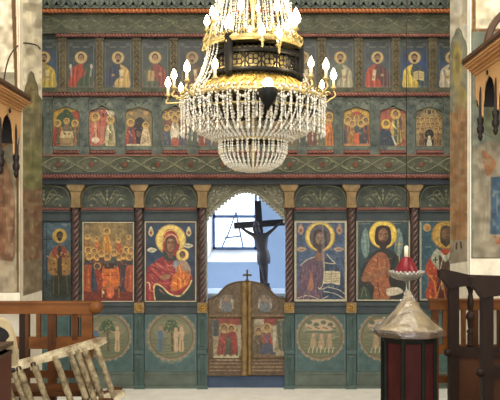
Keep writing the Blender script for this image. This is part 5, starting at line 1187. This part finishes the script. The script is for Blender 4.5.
octstack(mb, [(27.5 * u, FZ), (27.5 * u, FZ + .08)]); octstack(mb, [(26.8 * u, zl - .03), (28 * u, zl - .01), (28 * u, zl)])
mb.build('framing', 'maroonframe', ft)
mb = MB(); mb.mi = 0; octstack(mb, [(31 * u, zl), (35.4 * u, zl + .008), (35.4 * u, zl + .036), (34 * u, zl + .046)]); mb.mi = 1
octstack(mb, [(34 * u, zl + .046), (23 * u, zl + .095), (14.5 * u, zl + .145), (7 * u, zl + .205), (3 * u, zl + .245), (2 * u, zl + .26)])
lid = mb.build('lid', ['lidrim', 'lid'], ft)
mb = MB(); mb.smooth = True; n = 40; vs = []; rows = [(33, .006), (36.2, .004), (36.8, .014), (36.6, .034), (35, .054), (28, .084), (23.6, .106), (19, .13), (13, .168), (8.5, .206), (5, .24), (3.4, .262), (1, .27)]
for r, z in rows:
    for k in range(n):
        a = 2 * PI * k / n; f = math.cos(PI / 8) / math.cos(((a - PI / 8) % (PI / 4)) - PI / 8); rr = r * u * (f * .35 + .68) * (1 + random.uniform(-.012, .02)); vs.append((xc_ + rr * math.cos(a), yc_ + rr * math.sin(a), zl + z + random.uniform(-.002, .003)))
mb.add(vs, [(i * n + k, i * n + (k + 1) % n, (i + 1) * n + (k + 1) % n, (i + 1) * n + k) for i in range(len(rows) - 1) for k in range(n)])
mb.build('plastic_wrap', 'film', ft)

# ------------------------------------------------------------------ hanging lamp
dl = 5.9; xl, yl = wx(406.5, dl), dl - D; ul = dl / F; zz = lambda py: wz(py, dl)
hl = thing('hanging_lamp', 'hanging oil lamp with red shade, silver dish and white candle above the pedestal', 'lamp', (xl, yl, zz(296)))
def ll(prof, m_, nm, n=20, par=hl):
    mb = MB(); mb.lathe([(r * ul, zz(y)) for r, y in prof], (xl, yl, 0), n); return mb.build(nm, m_, par)
ll([(.2, 298), (2, 296.5), (3, 294), (2.2, 291.5), (.7, 290), (.6, 283), (2, 281.4), (5, 280)], 'tin', 'finial')
ll([(4, 280.5), (10, 279.6), (15, 277.4), (17, 274), (17.2, 272.4), (16, 272), (14, 274.4), (9, 275.5), (1, 275.6)], 'tin', 'dish', 28)
mb = MB()
for k in range(24):
    a = 2 * PI * k / 24; mb.ball((xl + 16.6 * ul * math.cos(a), yl + 16.6 * ul * math.sin(a), zz(272)), .012, 6)
mb.build('dish_rim', 'tin', hl)
ll([(12.4, 275), (12.2, 272), (8.6, 265), (4.8, 258), (3.8, 257), (1, 256.8)], 'redcloth', 'shade', 24)
ll([(2.3, 258), (2.3, 247), (1.6, 246), (.3, 245.6)], 'candle', 'candle', 12)
mb = MB()
for k in range(3):
    a = 2 * PI * k / 3 + .5; mb.tube([(xl + 16.4 * ul * math.cos(a), yl + 16.4 * ul * math.sin(a), zz(272)), (xl, yl, zz(205))], .0016, 4)
mb.tube([(xl, yl, zz(206)), (xl, yl, 6.2)], .0028, 5); mb.build('cord', 'wire', hl)

# ------------------------------------------------------------------ ladder lying on its edge
dd = 5.9; YL = dd - D
la = thing('ladder', 'paint-splashed wooden ladder lying on edge against the left stall', 'ladder', (wx(60, dd), YL, LZ))
tl = (104.5, 340.5); dirv = Vector((-94, 27)); dirv.normalize(); per = Vector((dirv.y, -dirv.x)); per = Vector((.35, 1)); per.normalize()
def LP(sx, w): # px along stile from right end, px across
    q = Vector(tl) + dirv * sx + per * w; return P(q.x, q.y, YL)
WID = 56
def bar(mb, p, q, r0, r1, sx=1.0): mb.tube([p, q], [r0, r1], 10)
for w in (0, WID):
    mb = MB(); N = 22; Ltot = 215
    A = [LP(-2 + Ltot * i / N, w) for i in range(N + 1)]
    hw = [.018 if i == 0 else .032 + random.uniform(-.003, .003) for i in range(N + 1)]
    vs = []
    pz = Vector(LP(0, 1)) - Vector(LP(0, 0)); pz.normalize()
    for a, h in zip(A, hw):
        a = Vector(a)
        for (e, f) in ((1, -1), (1, 1), (-1, 1), (-1, -1)): vs.append(tuple(a + pz * h * e + Vector((0, .024 * f, 0))))
    mb.add(vs, [(i * 4 + k, i * 4 + (k + 1) % 4, (i + 1) * 4 + (k + 1) % 4, (i + 1) * 4 + k) for i in range(N) for k in range(4)] + [(0, 1, 2, 3), (N * 4 + 3, N * 4 + 2, N * 4 + 1, N * 4)])
    mb.build('stile', 'ladder', la)
k = 0
for sx in (9.5, 21, 28.5, 36, 51.5, 74, 89, 95, 106, 124, 142, 164, 186, 206):
    mb = MB(); p, q = Vector(LP(sx, 1)), Vector(LP(sx, WID)); p.y -= .012; q.y -= .012
    mb.tube([tuple(p.lerp(q, t)) for t in np.linspace(0, 1, 9)], [.0235 + random.uniform(-.002, .002) for _ in range(9)], 10); rg = mb.build('rung', 'rung', la)
    if sx > 60:
        mb = MB(); e = LP(sx, 3); mb.lathe([(.019, -.034), (.019, -.022)], (e[0], YL, e[2]), 12, axis='y'); mb.build('peg_end', 'blackwood', rg)
# ------------------------------------------------------------------ icon stand at lower left
ds = 4.1; Ys = ds - D
so = thing('icon_stand', 'red-brown wooden stand with beige arched frame at lower left corner', 'stand', (wx(-10, ds), Ys, FZ))
mb = MB(); xr_ = wx(11.5, ds + .35); mb.box(xr_ - .45, xr_, Ys, Ys + .35, FZ, wz(346, ds + .35) - .02); mb.build('body', 'redbox', so)
mb = MB(); ztp = wz(346, ds + .35); mb.prism([(xr_ - .47, ztp - .03), (xr_ + .008, ztp + .004), (xr_ + .008, ztp + .026), (xr_ - .47, ztp - .005)], 'y', Ys - .02, Ys + .36); mb.box(xr_ - .47, xr_ + .004, Ys - .01, Ys + .355, ztp - .04, ztp - .02); mb.build('top_board', 'lidrim', so)
cxs, Ya = -12, 4.5 - D
outer = smooth_open([(15.6, 366), (15.4, 352), (13.4, 338), (9, 326), (2, 319.5), (cxs, 317), (-26, 319.5), (-33, 326), (-37.4, 338), (-39.4, 352), (-39.6, 366)], 5)
inner = smooth_open([(-32, 366), (-31, 350), (-30, 340), (-33, 337), (-29, 330), (-20, 326), (cxs, 324.6), (-2, 326), (6, 330), (9.4, 336), (6, 341), (9, 346), (6, 350), (7, 366)], 4)
mb = MB(); mb.pprism([tuple(p) for p in outer] + [tuple(p) for p in inner], Ya, Ya + .05); mb.build('arched_frame', 'beige', so)
mb = MB(); mb.pprism([(12, 366), (11.5, 344), (6, 328), (cxs, 321), (-30, 328), (-35.5, 344), (-36, 366)], Ya + .052, Ya + .075); mb.build('back_board', 'blackwood', so)  # near-black sheet stands for the dark hollow inside the arch

# ------------------------------------------------------------------ light
w = bpy.data.worlds.new('world'); scn.world = w; w.use_nodes = True
bg = w.node_tree.nodes['Background']; bg.inputs['Color'].default_value = (.93, .96, 1.0, 1); bg.inputs['Strength'].default_value = 2.6
def area(name, loc, rot, sx, sy, power, col):
    l = bpy.data.lights.new(name, 'AREA'); l.shape = 'RECTANGLE'; l.size = sx; l.size_y = sy; l.energy = power; l.color = col
    o = bpy.data.objects.new(name, l); COL.objects.link(o); o.location = loc; o.rotation_euler = rot; return o
area('dome_daylight', (0, -4.6, 6.1), (0, 0, 0), 3.4, 3.4, 240, (1, .95, .86))  # unseen lamp added overhead as soft light from above
area('west_window_daylight', (0, -12.5, 4.2), (math.radians(78), 0, 0), 5, 3, 390, (1, .95, .87))  # unseen lamp added behind the camera for even frontal light
area('aisle_window_left', (-4.1, -4.5, 3.6), (0, math.radians(-90), 0), 1.6, 1.2, 60, (1, .96, .9))  # unseen side lamp added for modelling; the wall has no opening
area('aisle_window_right', (4.1, -4.5, 3.6), (0, math.radians(90), 0), 1.6, 1.2, 60, (1, .96, .9))  # matching unseen lamp added on the other side
area('sanctuary_window_south', (4.1, 1.4, 2.6), (0, math.radians(90), 0), 1.6, 1.6, 190, (.72, .84, 1))  # unseen bluish lamp added to brighten the sanctuary
area('sanctuary_window_north', (-4.1, 1.4, 2.6), (0, math.radians(-90), 0), 1.6, 1.6, 190, (.72, .84, 1))  # second unseen lamp added to brighten the sanctuary
area('outside_daylight', ((wl + wr) / 2, 3.6, (wb + wt) / 2 + .5), (math.radians(-100), 0, 0), 1.6, 1.6, 260, (.9, .95, 1))
for k in range(6):
    l = bpy.data.lights.new('candle_glow', 'POINT'); l.energy = 1.6; l.color = (1, .78, .48); l.shadow_soft_size = .05
    o = bpy.data.objects.new('candle_glow', l); COL.objects.link(o); a = k * PI / 3 + .3; o.location = (cxw + .34 * math.cos(a), cyw + .34 * math.sin(a), zc(70))

scn.view_settings.view_transform = 'Standard'; scn.view_settings.look = 'None'; scn.view_settings.exposure = 0; scn.view_settings.gamma = 1; scn.view_settings.use_curve_mapping = False
scn.cycles.use_denoising = True; scn.cycles.max_bounces = 12; scn.cycles.transparent_max_bounces = 12; scn.cycles.caustics_reflective = False; scn.cycles.caustics_refractive = False
